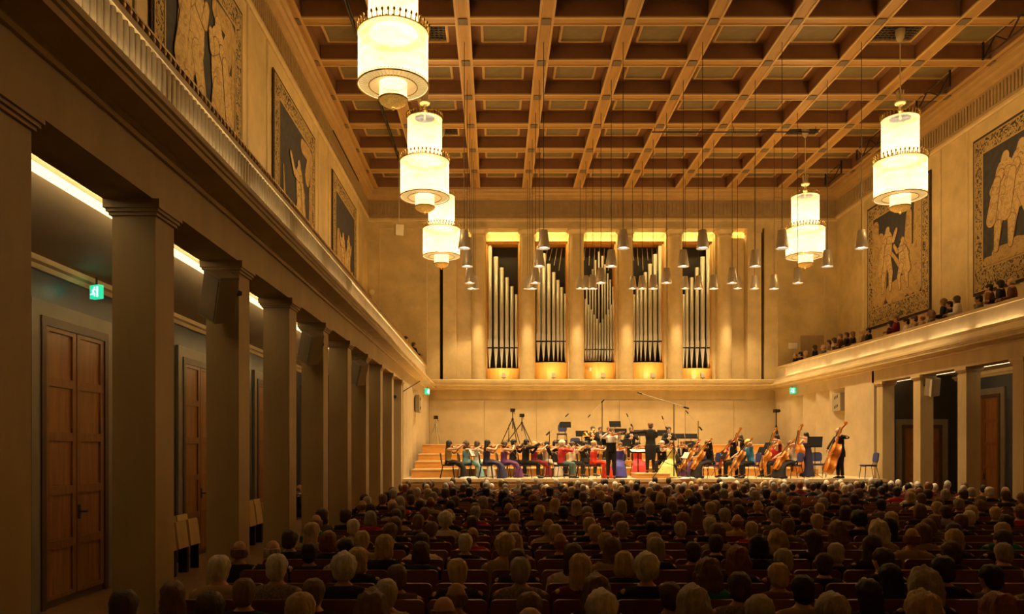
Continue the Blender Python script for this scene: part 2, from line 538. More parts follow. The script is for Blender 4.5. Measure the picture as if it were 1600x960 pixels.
# ------------------------------------------------------------------ balconies over the aisles
for s, XP, XW, side in ((1, XL, WL, 'left'), (-1, XR, WR, 'right')):
    def q(p):
        return XP + s * p
    root = struct(empty('trim_%d' % (1 if s > 0 else 2)))
    # the architrave carried by the pillars
    b = MB()
    b.box(min(q(-.46), q(0)), max(q(-.46), q(0)), YF, 26.3 if s > 0 else 27.1, H + 2.30, H + 2.78)
    b.build('architrave', M['stone2'], root)
    b = MB()
    b.prism([(q(p), H + z) for p, z in [(-.02, 2.72), (.03, 2.72), (.05, 2.75), (.03, 2.78), (.07, 2.80), (.29, 2.83), (.29, 2.885), (.31, 2.895), (.31, 2.93),
                                        (.335, 2.945), (.335, 3.0), (.30, 3.03), (.22, 3.06), (.10, 3.20), (.035, 3.22), (.035, 3.31), (.012, 3.31), (.005, 3.20), (-.2, 3.20), (-.3, 2.9)]], 'y', YF, YB)
    b.build('cornice', M['stone3'], root)
    b = MB()
    b.box(min(q(-.25), q(-.13)), max(q(-.25), q(-.13)), YF, YB, H + 3.1, H + 3.83)
    b.build('parapet', M['parapet'], root)
    b = MB()
    y = 3.0
    while y < 17.5:
        if True:
            a = [(q(-.135), y), (q(-.112), y + .015), (q(-.105), y + .04), (q(-.112), y + .065), (q(-.135), y + .08)]
            b.prism(a, 'z', H + 3.22, H + 3.80, 0, True)
        y += .112
    o = b.build('parapet_flute', M['parapet'], root)
    o['kind'] = 'stuff'
    b = MB()
    b.prism([(q(p), H + z) for p, z in [(-.13, 3.78), (-.095, 3.79), (-.095, 3.825), (-.115, 3.83), (-.115, 3.88), (-.30, 3.89), (-.30, 3.78)]], 'y', YF, YB)
    b.build('parapet_rail', M['stone3'], root)
    if s > 0:
        b = MB()
        b.bar((q(-.13), YF, H + 3.965), (q(-.13), YB, H + 3.965), .022)
        y = 5.0
        while y < YB - .2:
            b.ball((q(-.13), y, H + 3.92), (.025, .05, .042), 6, 5)
            y += .12
        o = b.build('gilt_cresting', M['gilt'], root)
        o['kind'] = 'stuff'
    # light strip lying in the hollow of the cornice
    b = MB()
    yy = 3.2
    while yy < YB - 1:
        b.box(min(q(-.09), q(-.05)), max(q(-.09), q(-.05)), yy, yy + 1.95, H + 3.215, H + 3.235)
        yy += 2.323
    b.build('led_strip', M['led'], root)['kind'] = 'stuff'
    # balcony floor and aisle ceiling
    b = MB()
    xs = sorted((XW, q(-.2)))
    b.box(xs[0], xs[1], YF, YB, 5.02, 5.12)
    b.build('balcony_floor', M['floorwood'], root)
    b = MB()
    b.box(xs[0], xs[1] if s < 0 else xs[1], YF, 27, H + 2.57, H + 2.67)
    b.build('aisle_ceiling', M['aisle_ceiling'], root)
    b = MB()
    b.prism([(XW, H + 2.36), (XW + s * .05, H + 2.36), (XW + s * .08, H + 2.42), (XW + s * .14, H + 2.44), (XW + s * .16, H + 2.50), (XW, H + 2.52)], 'y', YF, 27)
    b.build('aisle_moulding', M['stone3'], root)
    # cove: shelf behind the architrave with its light strip
    b = MB()
    xs = sorted((q(-.46), q(-.60)))
    b.box(xs[0], xs[1], YF, 27, H + 2.40, H + 2.60)
    b.build('cove_shelf', M['stone2'], root)
    b = MB()
    xs = sorted((q(-.61), q(-.74)))
    b.box(xs[0], xs[1], 3, 26.8, H + 2.33, H + 2.345)
    b.build('cove_strip', M['cove'], root)
    b = MB()
    xs = sorted((q(-.695), q(-.73)))
    b.box(xs[0], xs[1], 3, 26.8, H + 2.346, H + 2.352)
    b.build('cove_added_glow', M['cove_added_glow'], root)  # added unseen line on top of the strip for the ceiling's fading glow
    # side wall of the stage: angled facets under a plain band
    b = MB()
    xs = sorted((q(-.58), q(-.30)))
    b.box(xs[0], xs[1], 26.2 if s > 0 else 26.95, YB, 0, H + 2.8)
    xs = sorted((q(-.30), q(0)))
    b.box(xs[0], xs[1], 26.2 if s > 0 else 26.95, YB, H + 2.33, H + 2.8)
    b.box(xs[0], xs[1], 26.95 if s < 0 else 26.3, 29.2, 0, H + 2.33)
    b.box(xs[0], xs[1], 34.5, YB, 0, H + 2.33)
    sw = struct(b.build('wall_stage_' + side, M['panelstone']))
    for k in range(4):
        y0, y1 = 29.2 + k * 1.325, 29.2 + (k + 1) * 1.325
        b = MB()
        b.prism([(q(-.30), y0 + .01), (q(-.30), y1), (q(0), y1), (q(-.27), y0 + .01)] if True else [], 'z', 0, H + 2.33)
        b.build('wall_facet', M['panelstone'], sw)
    # end wall of the aisle
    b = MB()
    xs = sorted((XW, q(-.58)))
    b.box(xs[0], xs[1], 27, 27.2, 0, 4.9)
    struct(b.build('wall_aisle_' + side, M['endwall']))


# ------------------------------------------------------------------ pillars
def pillar_meshes():
    b = MB()
    b.box(-.20, .20, 0, .41, 0, H + 2.17)
    b.box(-.215, .215, -.015, .425, 0, .12)
    me = b.mesh('pillar')
    me.materials.append(M['stone2'])
    b = MB()
    for e, z0, z1 in ((.022, 2.16, 2.19), (.042, 2.19, 2.22), (.06, 2.22, 2.30)):
        b.box(-.20 - e, .20 + e, -e, .41 + e, H + z0, H + z1)
    mc = b.mesh('capital')
    mc.materials.append(M['stone2'])
    return me, mc


pil_me, cap_me = pillar_meshes()
for k in range(10):
    o = link('pillar', pil_me, None, (XL - .20, 4.84 + 2.323 * k, 0))
    tag(o, 'square stone pillar under the left balcony, %s from the camera' % (ORD[k],), 'pillar', 'square pillars along the left aisle', 'thing')
    link('capital', cap_me, o)
for k in range(5):
    o = link('pillar', pil_me, None, (XR + .20, 26.34 - 2.345 * k, 0))
    tag(o, 'square stone pillar under the right balcony, %s from the stage' % (ORD[k],), 'pillar', 'square pillars along the right aisle', 'thing')
    link('capital', cap_me, o)


# ------------------------------------------------------------------ doors
def door(n, y, wall_x, s, width=1.55, height=3.8, facing='x', x=0):
    """a double door of two leaves with five panels each; local x along the wall, -y out of it"""
    root = bpy.data.objects.new('door_%d' % n, None)
    COL.objects.link(root)
    root['kind'] = 'structure'
    if facing == 'x':
        root.location = (wall_x, y, 0)
        root.rotation_euler = (0, 0, PI / 2 * s)
    else:
        root.location = (x, y, 0)
    w2 = width / 2
    b = MB()
    for a0, a1, z0, z1 in ((-w2 - .30, -w2 - .10, 0, height + .32), (w2 + .10, w2 + .30, 0, height + .32), (-w2 - .10, w2 + .10, height + .12, height + .32)):
        b.box(a0, a1, -.05, .02, z0, z1)
    b.build('stone_surround', M['surround'], root)
    b = MB()
    for a0, a1, z0, z1 in ((-w2 - .10, -w2, 0, height + .12), (w2, w2 + .10, 0, height + .12), (-w2, w2, height, height + .12)):
        b.box(a0, a1, -.07, .02, z0, z1)
    b.box(-w2, w2, -.03, .02, 0, .10)
    b.build('door_frame', M['doordark'], root)
    for e in (-1, 1):
        c = e * w2 / 2
        hw = w2 / 2 - .012
        b = MB()
        b.box(c - hw, c - hw + .09, -.05, .0, .1, height)
        b.box(c + hw - .09, c + hw, -.05, .0, .1, height)
        ph = (height - .1) / 5
        for i in range(6):
            z = .1 + i * ph
            b.box(c - hw + .09, c + hw - .09, -.05, 0, max(.1, z - .06), min(height, z + .06))
        leaf = b.build('door_leaf', M['doorwood'], root)
        for i in range(5):
            z = .1 + i * ph
            b = MB()
            b.box(c - hw + .09, c + hw - .09, -.022, 0, z + .06, z + ph - .06)
            b.build('door_panel', M['doorpanel'], leaf)
        if e > 0:
            b = MB()
            b.tube([(c - hw + .05, -.05, 1.25), (c - hw + .05, -.11, 1.25), (c - hw + .16, -.115, 1.25)], .014, 6)
            b.box(c - hw + .02, c - hw + .08, -.06, -.045, 1.15, 1.35)
            b.build('door_handle', M['darkmetal'], leaf)
    return root


for k in range(4):
    door(k + 1, 11.08 + 4.63 * k, WL + .001, 1)
door(5, 25.45, WR - .001, -1)
door(6, 27.0, 0, 0, width=1.2, height=H + .72, facing='y', x=14.83)

# ------------------------------------------------------------------ back wall with the organ bays
wall_back = struct(empty('wall_back'))


def wb(name, x0, x1, y0, y1, z0, z1, m='stone'):
    return bx(name, x0, x1, y0, y1, z0, z1, M[m], wall_back)


ZL, ZT = H + 3.26, H + 10.41       # ledge top, architrave underside
wb('upper_wall', WL, -2.65, YB, YB + .4, 0, ZC + .5)
wb('upper_wall', 12.65, WR, YB, YB + .4, 0, ZC + .5)
wb('lower_wall', -2.66, 12.66, YB, YB + .4, 0, ZL)
wb('architrave', -2.66, 12.66, YB, YB + .5, ZT, ZC + .5, 'stone3')
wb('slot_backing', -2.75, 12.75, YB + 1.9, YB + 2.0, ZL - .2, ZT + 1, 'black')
for x0, x1 in ((-2.50, -1.86), (11.86, 12.50)):
    b = MB()
    b.box(x0, x1, YB - .02, YB + 1.2, ZL, ZT)
    b.box(x0 - .03, x1 + .03, YB - .06, YB + .4, ZT - .22, ZT)
    b.build('pilaster', M['stone3'], wall_back)
wb('pilaster_foot', -1.86, -1.16, YB + .16, YB + .7, ZL, H + 5.1, 'stone3')
wb('niche_wall', -1.86, -1.16, YB + .3, YB + .7, H + 5.1, H + 10.08, 'stone3')
wb('niche_wall', 11.16, 11.86, YB + .5, YB + .7, ZL, H + 10.08, 'stone3')
# framed fields of the plain upper walls
for x0, x1 in ((-5.46, -3.29), (13.3, 15.46)):
    b = MB()
    for a0, a1, z0, z1 in ((x0 - .05, x0, ZL, H + 10.4), (x1, x1 + .05, ZL, H + 10.4), (x0 - .05, x1 + .05, H + 10.4, H + 10.45)):
        b.box(a0, a1, YB - .035, YB, z0, z1)
    b.build('wall_field_frame', M['stone3'], wall_back)
b = MB()
b.box(14.35, 15.42, YB - .05, YB, H + 3.0, H + 5.35)
b.build('balcony_door_panel', M['frieze'], wall_back)
b = MB()
b.box(13.78, 14.2, YB - .03, YB, H + 4.72, H + 5.0)
b.build('notice_sheet', M['white'], wall_back)
# frieze, cornice and picture rail of the back wall
b = MB()
b.prism([(YB - p, H + z) for p, z in [(0, 11.73), (.05, 11.73), (.07, 11.80), (.16, 11.84), (.18, 11.92), (.26, 11.98), (.28, 12.08), (.36, 12.12), (.36, 12.22), (0, 12.22)]], 'x', WL, WR)
b.build('cornice_moulding', M['cornice'], wall_back)
b = MB()
b.prism([(YB - p, H + z) for p, z in [(0, 10.72), (.05, 10.72), (.08, 10.78), (.08, 10.86), (.03, 10.90), (0, 10.90)]], 'x', WL, WR)
b.build('picture_rail', M['stone3'], wall_back)
b = MB()
b.box(WL, WR, YB - .02, YB, H + 10.90, H + 11.73)
x = WL + .1
i = 0
while x < WR - .2:
    b.box(x, x + .07, YB - .065, YB - .02, H + 11.03, H + 11.62)
    if i % 2 == 0:
        b.box(x + .07, x + .17, YB - .06, YB - .02, H + 11.55, H + 11.62)
    else:
        b.box(x + .07, x + .17, YB - .06, YB - .02, H + 11.03, H + 11.10)
    x += .17
    i += 1
o = b.build('meander_frieze', M['frieze'], wall_back)
o['kind'] = 'stuff'
# ledge over the stage wall
b = MB()
b.prism([(YB - p, H + z) for p, z in [(-.02, 2.72), (.02, 2.78), (.06, 2.80), (.29, 2.83), (.29, 2.885), (.31, 2.895), (.31, 2.93), (.335, 2.945), (.335, 3.06), (.36, 3.10), (.36, 3.22), (.30, 3.26), (-.02, 3.27)]], 'x', XL, XR)
b.build('ledge', M['stone3'], wall_back)
# stone slabs of the lower wall
xs = [XL, -.55, 1.9, 4.98, 5.8, 8.9, 11.2, XR]
for a0, a1 in zip(xs[:-1], xs[1:]):
    b = MB()
    b.box(a0 + .008, a1 - .008, YB - .06, YB, ZSTAGE, H + 2.29)
    b.build('wall_slab', M['panelstone'], wall_back)
b = MB()
b.box(XL, XR, YB - .01, YB + .01, H + 2.29, H + 2.8)
b.build('wall_band', M['stone2'], wall_back)

# round columns in front of the organ
CX = [5.0 + (k - 2.5) * 2.335 for k in range(6)]
b = MB()
b.lathe([(.34, 0), (.345, 2.0), (.335, 4.5), (.315, 6.72), (.315, 6.78), (.33, 6.80), (.33, 6.84), (.315, 6.86), (.34, 6.93), (.40, 7.0), (.42, 7.06)], 28, smooth=True)
col_me = b.mesh('column')
col_me.materials.append(M['stone3'])
b = MB()
b.box(-.44, .44, -.40, .40, 7.06, 7.16)
abacus = b.mesh('abacus')
abacus.materials.append(M['stone3'])
for k, x in enumerate(CX):
    o = link('column', col_me, None, (x, YB + .22, ZL - .01))
    tag(o, 'round limestone column before the organ, %s from the left' % ORD[k], 'column', 'round columns before the organ', 'thing')
    link('abacus', abacus, o)
    # pier behind each column
    wb('organ_pier', x - .36, x + .36, YB + .55, YB + 1.15, ZL, ZT, 'stone3')

# curved lintels over the bays, lit from lamps hidden in the bay head
BAYS = [(CX[k] + .36, CX[k + 1] - .36) for k in range(5)]
for k, (x0, x1) in enumerate(BAYS + [(-1.86, -1.16), (11.16, 11.86)]):
    b = MB()
    prof = []
    for i in range(9):
        a = i / 8 * PI / 2
        prof.append((YB + .45 + .55 * math.sin(a), ZT - .30 + .30 * math.cos(a)))
    prof = [(YB + .42, ZT + .02)] + prof + [(YB + 1.0, ZT - .34), (YB + 1.12, ZT - .36), (YB + 1.12, ZT + .02)]
    b.prism(prof, 'x', x0, x1, 0)
    b.build('curved_lintel', M['stone3'], wall_back)
    lamp('AREA', 'bay_lamp', ((x0 + x1) / 2, YB + .62, ZT - .02 - .02), BAY_W * (x1 - x0) / 1.6, (1.0, .66, .22), (x1 - x0) * .9, (math.radians(28), 0, 0), None, size_y=.06)
    lamp('AREA', 'bay_lamp', ((x0 + x1) / 2, YB + .52, ZL + .03), BAY_W * .22 * (x1 - x0) / 1.6, (1.0, .66, .22), (x1 - x0) * .9, (math.radians(180 - 20), 0, 0), None, size_y=.06)

# ------------------------------------------------------------------ organ
organ = empty('pipe_organ', (5.0, YB + 1.2, ZL), 0, 'pipe organ with five bays of grey metal pipes behind the round columns', 'organ')
OY = YB + 1.2


def opart(b, name, m, parent=None):
    o = b.build(name, m, parent or organ)
    if parent is None:
        o.location = (-organ.location.x, -organ.location.y, -organ.location.z)
    return o


def zpx(y):
    return H + (VY - y) * (OY) / F


def xpx(x):
    return (x - VX) * OY / F


PIPES = []
c5 = 1600 / 540.0


def cx5(v):
    return 680 + v / c5


def cy5(v):
    return 330 + v / c5


bay_foot = [cy5(725), cy5(693), cy5(693), cy5(693), cy5(725)]
bay_base = [cy5(730), cy5(703), cy5(703), cy5(703), cy5(730)]
mouth = [cy5(632), cy5(602), cy5(640), cy5(602), cy5(632)]
lists = [
    [(252, 155, 21), (281, 210, 20), (308, 260, 18), (332, 306, 17), (355, 347, 16), (376, 385, 14)],
    [(478, 150, 21), (502, 195, 19), (526, 243, 18), (549, 282, 16), (569, 318, 15), (586, 352, 14), (603, 382, 12)],
    [(697 + 13.2 * i, t, 9.6) for i, t in enumerate((405, 432, 455, 478, 498, 516, 498, 478, 455, 432, 405))],
    [(922, 385, 12), (938, 352, 14), (955, 318, 15), (975, 282, 16), (997, 243, 18), (1020, 198, 19), (1045, 152, 21)],
    [(1152, 385, 14), (1168, 347, 16), (1190, 306, 17), (1215, 260, 18), (1241, 210, 20), (1268, 158, 21)],
]
for k, (x0, x1) in enumerate(BAYS):
    zb = zpx(bay_base[k])
    b = MB()
    # curved wooden apron under the pipes
    prof = [(x0 + .02, OY - .05)]
    for i in range(9):
        t = i / 8
        prof.append((x0 + .02 + (x1 - x0 - .04) * t, OY - .10 - .14 * math.sin(PI * t)))
    prof += [(x1 - .02, OY - .05), (x1 - .02, OY + .3), (x0 + .02, OY + .3)]
    b.prism(prof, 'z', ZL - .05, zb)
    opart(b, 'case_apron', M['organwood'])
    b = MB()
    b.box(x0 - .02, x0 + .06, OY - .06, OY + .6, ZL, ZT - .36)
    b.box(x1 - .06, x1 + .02, OY - .06, OY + .6, ZL, ZT - .36)
    b.box(x0 - .02, x1 + .02, OY - .06, OY + .6, ZT - .44, ZT - .33)
    opart(b, 'case_frame', M['organwood'])
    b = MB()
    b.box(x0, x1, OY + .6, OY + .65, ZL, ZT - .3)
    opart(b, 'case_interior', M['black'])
    for cx, top, wd in lists[k]:
        X = xpx(cx5(cx))
        r = wd / c5 * OY / F / 2 * 1.06
        zt, zf, zm = zpx(cy5(top)), zpx(bay_foot[k]), zpx(mouth[k])
        b = MB()
        b.lathe([(r * .9, zt - zm), (r, zt - zm), (r, 0)], 14, (X, OY + .12, zm))
        b.lathe([(0, zt - zm - .01), (r * .9, zt - zm)], 14, (X, OY + .12, zm))
        o = opart(b, 'pipe', M['pipe'])
        hm = min(.34, r * 3.0)
        b = MB()
        b.lathe([(r * .98, -hm * .15), (r * .55, -(zm - zf) * .55), (r * .22, -(zm - zf))], 12, (X, OY + .12, zm))
        b.build('pipe_foot', M['pipe'], o)
        b = MB()
        b.box(X - r * .85, X + r * .85, OY + .12 - r * 1.04, OY + .12 - r * .6, zm + .02, zm + hm)
        b.prism([(X - r * .85, zm + hm), (X + r * .85, zm + hm), (X + r * .5, zm + hm + r * .8), (X - r * .5, zm + hm + r * .8)], 'y', OY + .12 - r * 1.05, OY + .12 - r * .7)
        b.box(X - r * .9, X + r * .9, OY + .12 - r * 1.08, OY + .12 - r * .6, zm - .03, zm + .02, 1)
        me = b.mesh('pipe_mouth')
        me.materials.append(M['pipe'])
        me.materials.append(M['black'])
        link('pipe_mouth', me, o)
# thin pipes standing behind the middle front row
for cx, top in ((705, 305), (720, 298), (733, 262), (746, 220), (762, 180), (778, 200), (790, 240), (803, 282), (815, 312), (828, 345)):
    X = xpx(cx5(cx))
    b = MB()
    b.lathe([(.045, zpx(cy5(690))), (.045, zpx(cy5(top))), (.001, zpx(cy5(top)))], 8, (X, OY + .34, 0))
    opart(b, 'rear_pipe', M['pipe'])
for k in (1, 2, 3):
    x0, x1 = BAYS[k]
    for i in range(6):
        b = MB()
        xx = x0 + .2 + i * (x1 - x0 - .3) / 5.5
        b.tube([(xx, OY + .5, ZT - .5), (xx - .10 * (2 - k) - .05, OY + .5, ZT - 1.1 - .25 * (i % 3))], .018, 6)
        opart(b, 'rear_pipe', M['greybox'])
# floodlights on the ledge in front of the organ
for k, px in enumerate((787, 865, 942.5, 1020, 1098)):
    p = P(px, 588, YB - .12)
    o = empty('floodlight', (p.x, YB - .12, ZL), 0, 'small grey floodlight on the organ ledge, %s from the left' % ORD[k], 'floodlight', 'floodlights on the organ ledge')
    b = MB()
    b.obox((0, 0, .19), .20, .12, .22, Matrix.Rotation(-.3, 3, 'X'))
    b.build('lamp_head', M['greybox'], o)
    b = MB()
    b.obox((0, .07, .21), .17, .015, .19, Matrix.Rotation(-.3, 3, 'X'))
    b.build('lamp_glass', M['lampdisc'], o)
    b = MB()
    b.tube([(0, 0, 0), (0, 0, .1)], .018, 8)
    b.box(-.07, .07, -.05, .05, 0, .02)
    b.build('lamp_foot', M['darkmetal'], o)
    lamp('SPOT', 'flood_beam', (p.x, YB + .02, ZL + .26), FLOOD_W * 10, (1.0, .72, .34), .08, (math.radians(180 - 42), 0, 0), None, math.radians(120), .8)
p = P(922, 577, OY - .25)
b = MB()
b.ball((0, 0, .07), .07, 10, 8)
b.box(-.05, .05, -.05, .05, -.02, .01)
tag(b.build('ball_lamp', M['cream'], None, (p.x, OY - .33, zpx(580))), 'small white ball lamp on the middle organ apron', 'lamp')

# ------------------------------------------------------------------ stage and risers
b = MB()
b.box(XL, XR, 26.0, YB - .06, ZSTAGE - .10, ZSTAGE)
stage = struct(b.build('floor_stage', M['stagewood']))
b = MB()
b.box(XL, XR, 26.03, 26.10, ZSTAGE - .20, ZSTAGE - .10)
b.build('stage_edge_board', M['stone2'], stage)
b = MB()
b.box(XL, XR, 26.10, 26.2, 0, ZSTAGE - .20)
b.build('stage_front_panel', M['stagewood'], stage)  # paler than the edge board: lamp light on the lower front put into colour
TZ = [ZSTAGE, 1.44, 1.71, 1.97, 2.35]
TY = [27.0, 28.1, 29.3, 30.9]
BULGE = [2.3, 2.3, 2.2, 1.6]


def tier_front(k, x):
    t = (x - 6.0) / 8.95
    return TY[k] + BULGE[k] * max(0, 1 - t * t)


def stage_z(x, y):
    z = ZSTAGE
    if -2.95 < x < 11.8:
        for k in range(4):
            if y > tier_front(k, x):
                z = TZ[k + 1]
    return z


for k in range(4):
    root = empty('stage_riser', (4.4, TY[k], ZSTAGE), 0, 'curved orange wooden stage riser, %s step up from the stage floor' % ORD[k], 'riser', 'stepped wooden risers')
    xs = [-2.95 + i * 14.75 / 10 for i in range(11)]
    for i in range(10):
        a0, a1 = xs[i] + .004, xs[i + 1] - .004
        zb = ZSTAGE
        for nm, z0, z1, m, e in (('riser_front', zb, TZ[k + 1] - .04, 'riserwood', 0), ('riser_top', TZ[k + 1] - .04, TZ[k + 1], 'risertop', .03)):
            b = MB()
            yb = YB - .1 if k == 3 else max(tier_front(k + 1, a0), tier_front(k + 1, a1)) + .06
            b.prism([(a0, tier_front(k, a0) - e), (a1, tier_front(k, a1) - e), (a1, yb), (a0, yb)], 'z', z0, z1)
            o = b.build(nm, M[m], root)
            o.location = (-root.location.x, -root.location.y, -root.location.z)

# ------------------------------------------------------------------ chandeliers
def glass_material():
    m = bpy.data.materials.new('chandelier_glass_rods')
    m.use_nodes = True
    nt = m.node_tree
    b = nt.nodes['Principled BSDF']
    b.inputs['Base Color'].default_value = (0.8, 0.72, 0.5, 1)
    b.inputs['Roughness'].default_value = 0.3
    tc = nt.nodes.new('ShaderNodeTexCoord')
    mp = nt.nodes.new('ShaderNodeMapping')
    mp.inputs['Scale'].default_value = (2.2, 2.2, 9)
    nt.links.new(tc.outputs['Object'], mp.inputs[0])
    n = nt.nodes.new('ShaderNodeTexNoise')
    n.inputs['Scale'].default_value = 1.0
    n.inputs['Detail'].default_value = 3
    nt.links.new(mp.outputs[0], n.inputs['Vector'])
    mr = nt.nodes.new('ShaderNodeMapRange')
    mr.inputs['From Min'].default_value = 0.3
    mr.inputs['From Max'].default_value = 0.7
    mr.inputs['To Min'].default_value = CH_EMIT * 0.5
    mr.inputs['To Max'].default_value = CH_EMIT * 1.8
    nt.links.new(n.outputs['Fac'], mr.inputs['Value'])
    b.inputs['Emission Color'].default_value = (1.0, 0.88, 0.60, 1)
    nt.links.new(mr.outputs[0], b.inputs['Emission Strength'])
    tr = nt.nodes.new('ShaderNodeBsdfTransparent')
    mx = nt.nodes.new('ShaderNodeMixShader')
    mx.inputs[0].default_value = 0.5
    out = nt.nodes['Material Output']
    nt.links.new(tr.outputs[0], mx.inputs[1])
    nt.links.new(b.outputs[0], mx.inputs[2])
    nt.links.new(mx.outputs[0], out.inputs['Surface'])
    return m


M['glass'] = glass_material()
M['glass2'] = mat('chandelier_under_glass', (0.7, 0.6, 0.35), 0.3, emit=CH_EMIT * .45, ecol=(1.0, 0.70, 0.25))
M['litbrass'] = mat('pierced_lit_brass', (0.62, 0.34, 0.05), 0.45, metal=.2, vary=.5, scale=28, emit=.26, ecol=(1.0, .50, .08))


def fluted(b, r, z0, z1, n=56, mi=0):
    """cylinder of upright glass rods"""
    vs, fs = [], []
    N = n * 2
    for z in (z0, z1):
        for j in range(N):
            a = 2 * PI * j / N
            rr = r * (1.0 if j % 2 == 0 else .975)
            vs.append((rr * math.cos(a), rr * math.sin(a), z))
    for j in range(N):
        fs.append((j, (j + 1) % N, N + (j + 1) % N, N + j))
    b.add(vs, fs, mi, False)


def crown(b, r, z, h, n, mi=0):
    for j in range(n):
        a = 2 * PI * j / n
        c, s_ = math.cos(a), math.sin(a)
        b.tube([(r * c, r * s_, z), (r * 1.02 * c, r * 1.02 * s_, z + h * .55), (r * 1.05 * c, r * 1.05 * s_, z + h)], [.016, .013, .006], 4, mi)
        b.ball((r * 1.03 * c, r * 1.03 * s_, z + h * .72), (.028, .028, h * .24), 6, 4, None, mi)


def make_chandelier():
    root = empty('chandelier')
    z = lambda v: v            # heights below are relative to the finial tip (7.05 above the camera)
    T1, J, B, S = 9.90 - 7.05, 8.64 - 7.05, 7.56 - 7.05, 7.27 - 7.05
    b = MB()
    fluted(b, .515, J, T1, 48)
    b.build('upper_glass_drum', M['glass'], root)
    b = MB()
    fluted(b, .725, B, J - .02, 64)
    b.build('lower_glass_drum', M['glass'], root)
    b = MB()
    b.lathe([(.725, J - .02), (.515, J)], 48)
    b.lathe([(.515, T1), (.30, T1 + .03)], 48)
    b.build('shoulder_plate', M['brass'], root)
    b = MB()
    fluted(b, .285, S, B + .02, 36)
    b.build('bottom_glass_drum', M['glass'], root)
    b = MB()
    b.lathe([(.715, B + .015), (.60, B + .06), (.50, B + .03), (.285, B + .05)], 48)
    for j in range(48):
        a = 2 * PI * j / 48
        b.tube([(.70 * math.cos(a), .70 * math.sin(a), B + .03), (.50 * math.cos(a), .50 * math.sin(a), B - .015)], .012, 4)
    b.build('under_glass', M['glass2'], root)
    b = MB()
    for r, zz, t in ((.735, B, .016), (.735, J - .02, .014), (.525, T1, .014), (.52, J + .02, .014), (.295, S, .018), (.50, B - .015, .012)):
        pts = [(r * math.cos(2 * PI * j / 48), r * math.sin(2 * PI * j / 48), zz) for j in range(49)]
        b.tube(pts, t, 6, caps=False)
    for j in range(64):
        a = 2 * PI * j / 64
        b.ball((.735 * math.cos(a), .735 * math.sin(a), B + .045), .014, 5, 4)
    o = b.build('brass_ring', M['brass'], root)
    b = MB()
    crown(b, .735, J - .01, .17, 40)
    crown(b, .525, J + .03, .10, 26)
    b.build('middle_crown', M['brass'], root)
    b = MB()
    crown(b, .525, T1, .17, 32)
    b.build('top_crown', M['brass'], root)
    b = MB()
    b.lathe([(.29, S), (.27, S - .06), (.18, S - .12), (.05, S - .15), (.03, S - .16)], 28)
    b.ball((0, 0, .035), .035, 10, 8)
    b.tube([(0, 0, .06), (0, 0, S - .12)], .01, 6)
    b.build('bottom_bowl', M['litbrass'], root)
    b = MB()
    t = T1
    b.lathe([(.03, t), (.03, t + .16), (.07, t + .20), (.085, t + .26), (.06, t + .31), (.035, t + .34), (.05, t + .40), (.14, t + .46), (.17, t + .52), (.13, t + .55), (.03, t + .56)], 20)
    for j in range(7):
        a = 2 * PI * j / 7
        b.tube([(.08 * math.cos(a), .08 * math.sin(a), t + .54), (.10 * math.cos(a), .10 * math.sin(a), t + .86)], [.022, .016], 6)
    b.build('finial_crown', M['cream'], root)
    b = MB()
    b.tube([(0, 0, t + .5), (0, 0, H + 12.50 - (H + 7.05))], .018, 8)
    b.lathe([(.02, 12.22 - 7.05), (.06, 12.26 - 7.05), (.11, 12.34 - 7.05), (.12, 12.40 - 7.05), (.14, 12.50 - 7.05), (.14, 12.60 - 7.05)], 16)
    b.build('ceiling_rod', M['cream'], root)
    return root


ch0 = make_chandelier()
first = True
for X, side in ((CHX[0], 'left'), (CHX[1], 'right')):
    for k, Y in enumerate((CHY[0], CHY[1], CHY[2])):
        o = ch0 if first else copy_tree(ch0)
        first = False
        o.location = (X, Y, H + 7.05)
        tag(o, 'two-tier glass drum chandelier with brass crowns, %s along the %s side' % (['nearest', 'middle', 'farthest'][k], side), 'chandelier', 'glass drum chandeliers')
        lamp('POINT', 'chandelier_bulb', (X, Y, H + 10.06), CH_UP, WARM, .12)
        lamp('POINT', 'chandelier_bulb', (X, Y, H + 9.25), CH_IN[0], WARM, .10)
        lamp('POINT', 'chandelier_bulb', (X, Y, H + 8.05), CH_IN[1], WARM, .16)

# ------------------------------------------------------------------ cone lamps over the stage
b = MB()
b.lathe([(.03, .545), (.115, .54), (.19, 0), (.19, -.012), (.18, -.012), (.108, .50)], 22)
cone_me = b.mesh('lamp_cone')
cone_me.materials.append(M['alu'])
b = MB()
b.lathe([(.0, .055), (.15, .05)], 20)
b.ball((0, 0, .06), (.10, .10, .045), 12, 6)
lens_me = b.mesh('lamp_lens')
lens_me.materials.append(M['lampdisc'])
LX = [-.95 + PITCH * k for k in range(6)]
LAMPROWS = [(23.2, 6.02), (25.6, 6.04), (28.1, 6.03), (30.5, 6.32), (32.8, 6.80), (35.1, 7.28)]
b = MB()
b.tube([(0, 0, .54), (0, 0, 12.2 - 6.0)], .011, 5)
for r, (Y, Z) in enumerate(LAMPROWS):
    bb = MB()
    bb.tube([(0, 0, .54), (0, 0, 12.22 - Z)], .010, 5)
    cab = bb.mesh('lamp_cable')
    cab.materials.append(M['cable'])
    for c, X in enumerate(LX):
        o = link('pendant_lamp', cone_me, None, (X, Y, H + Z))
        tag(o, 'silver cone pendant lamp over the stage, %s from left in the %s row back' % (ORD[c], ORD[r]), 'lamp', 'cone pendant lamps over the stage')
        link('lamp_lens', lens_me, o)
        link('lamp_cable', cab, o)
        lamp('SPOT', 'pendant_beam', (X, Y, H + Z + .0), STAGE_W, STAGEC, .15, (0, 0, 0), None, math.radians(92), .6)

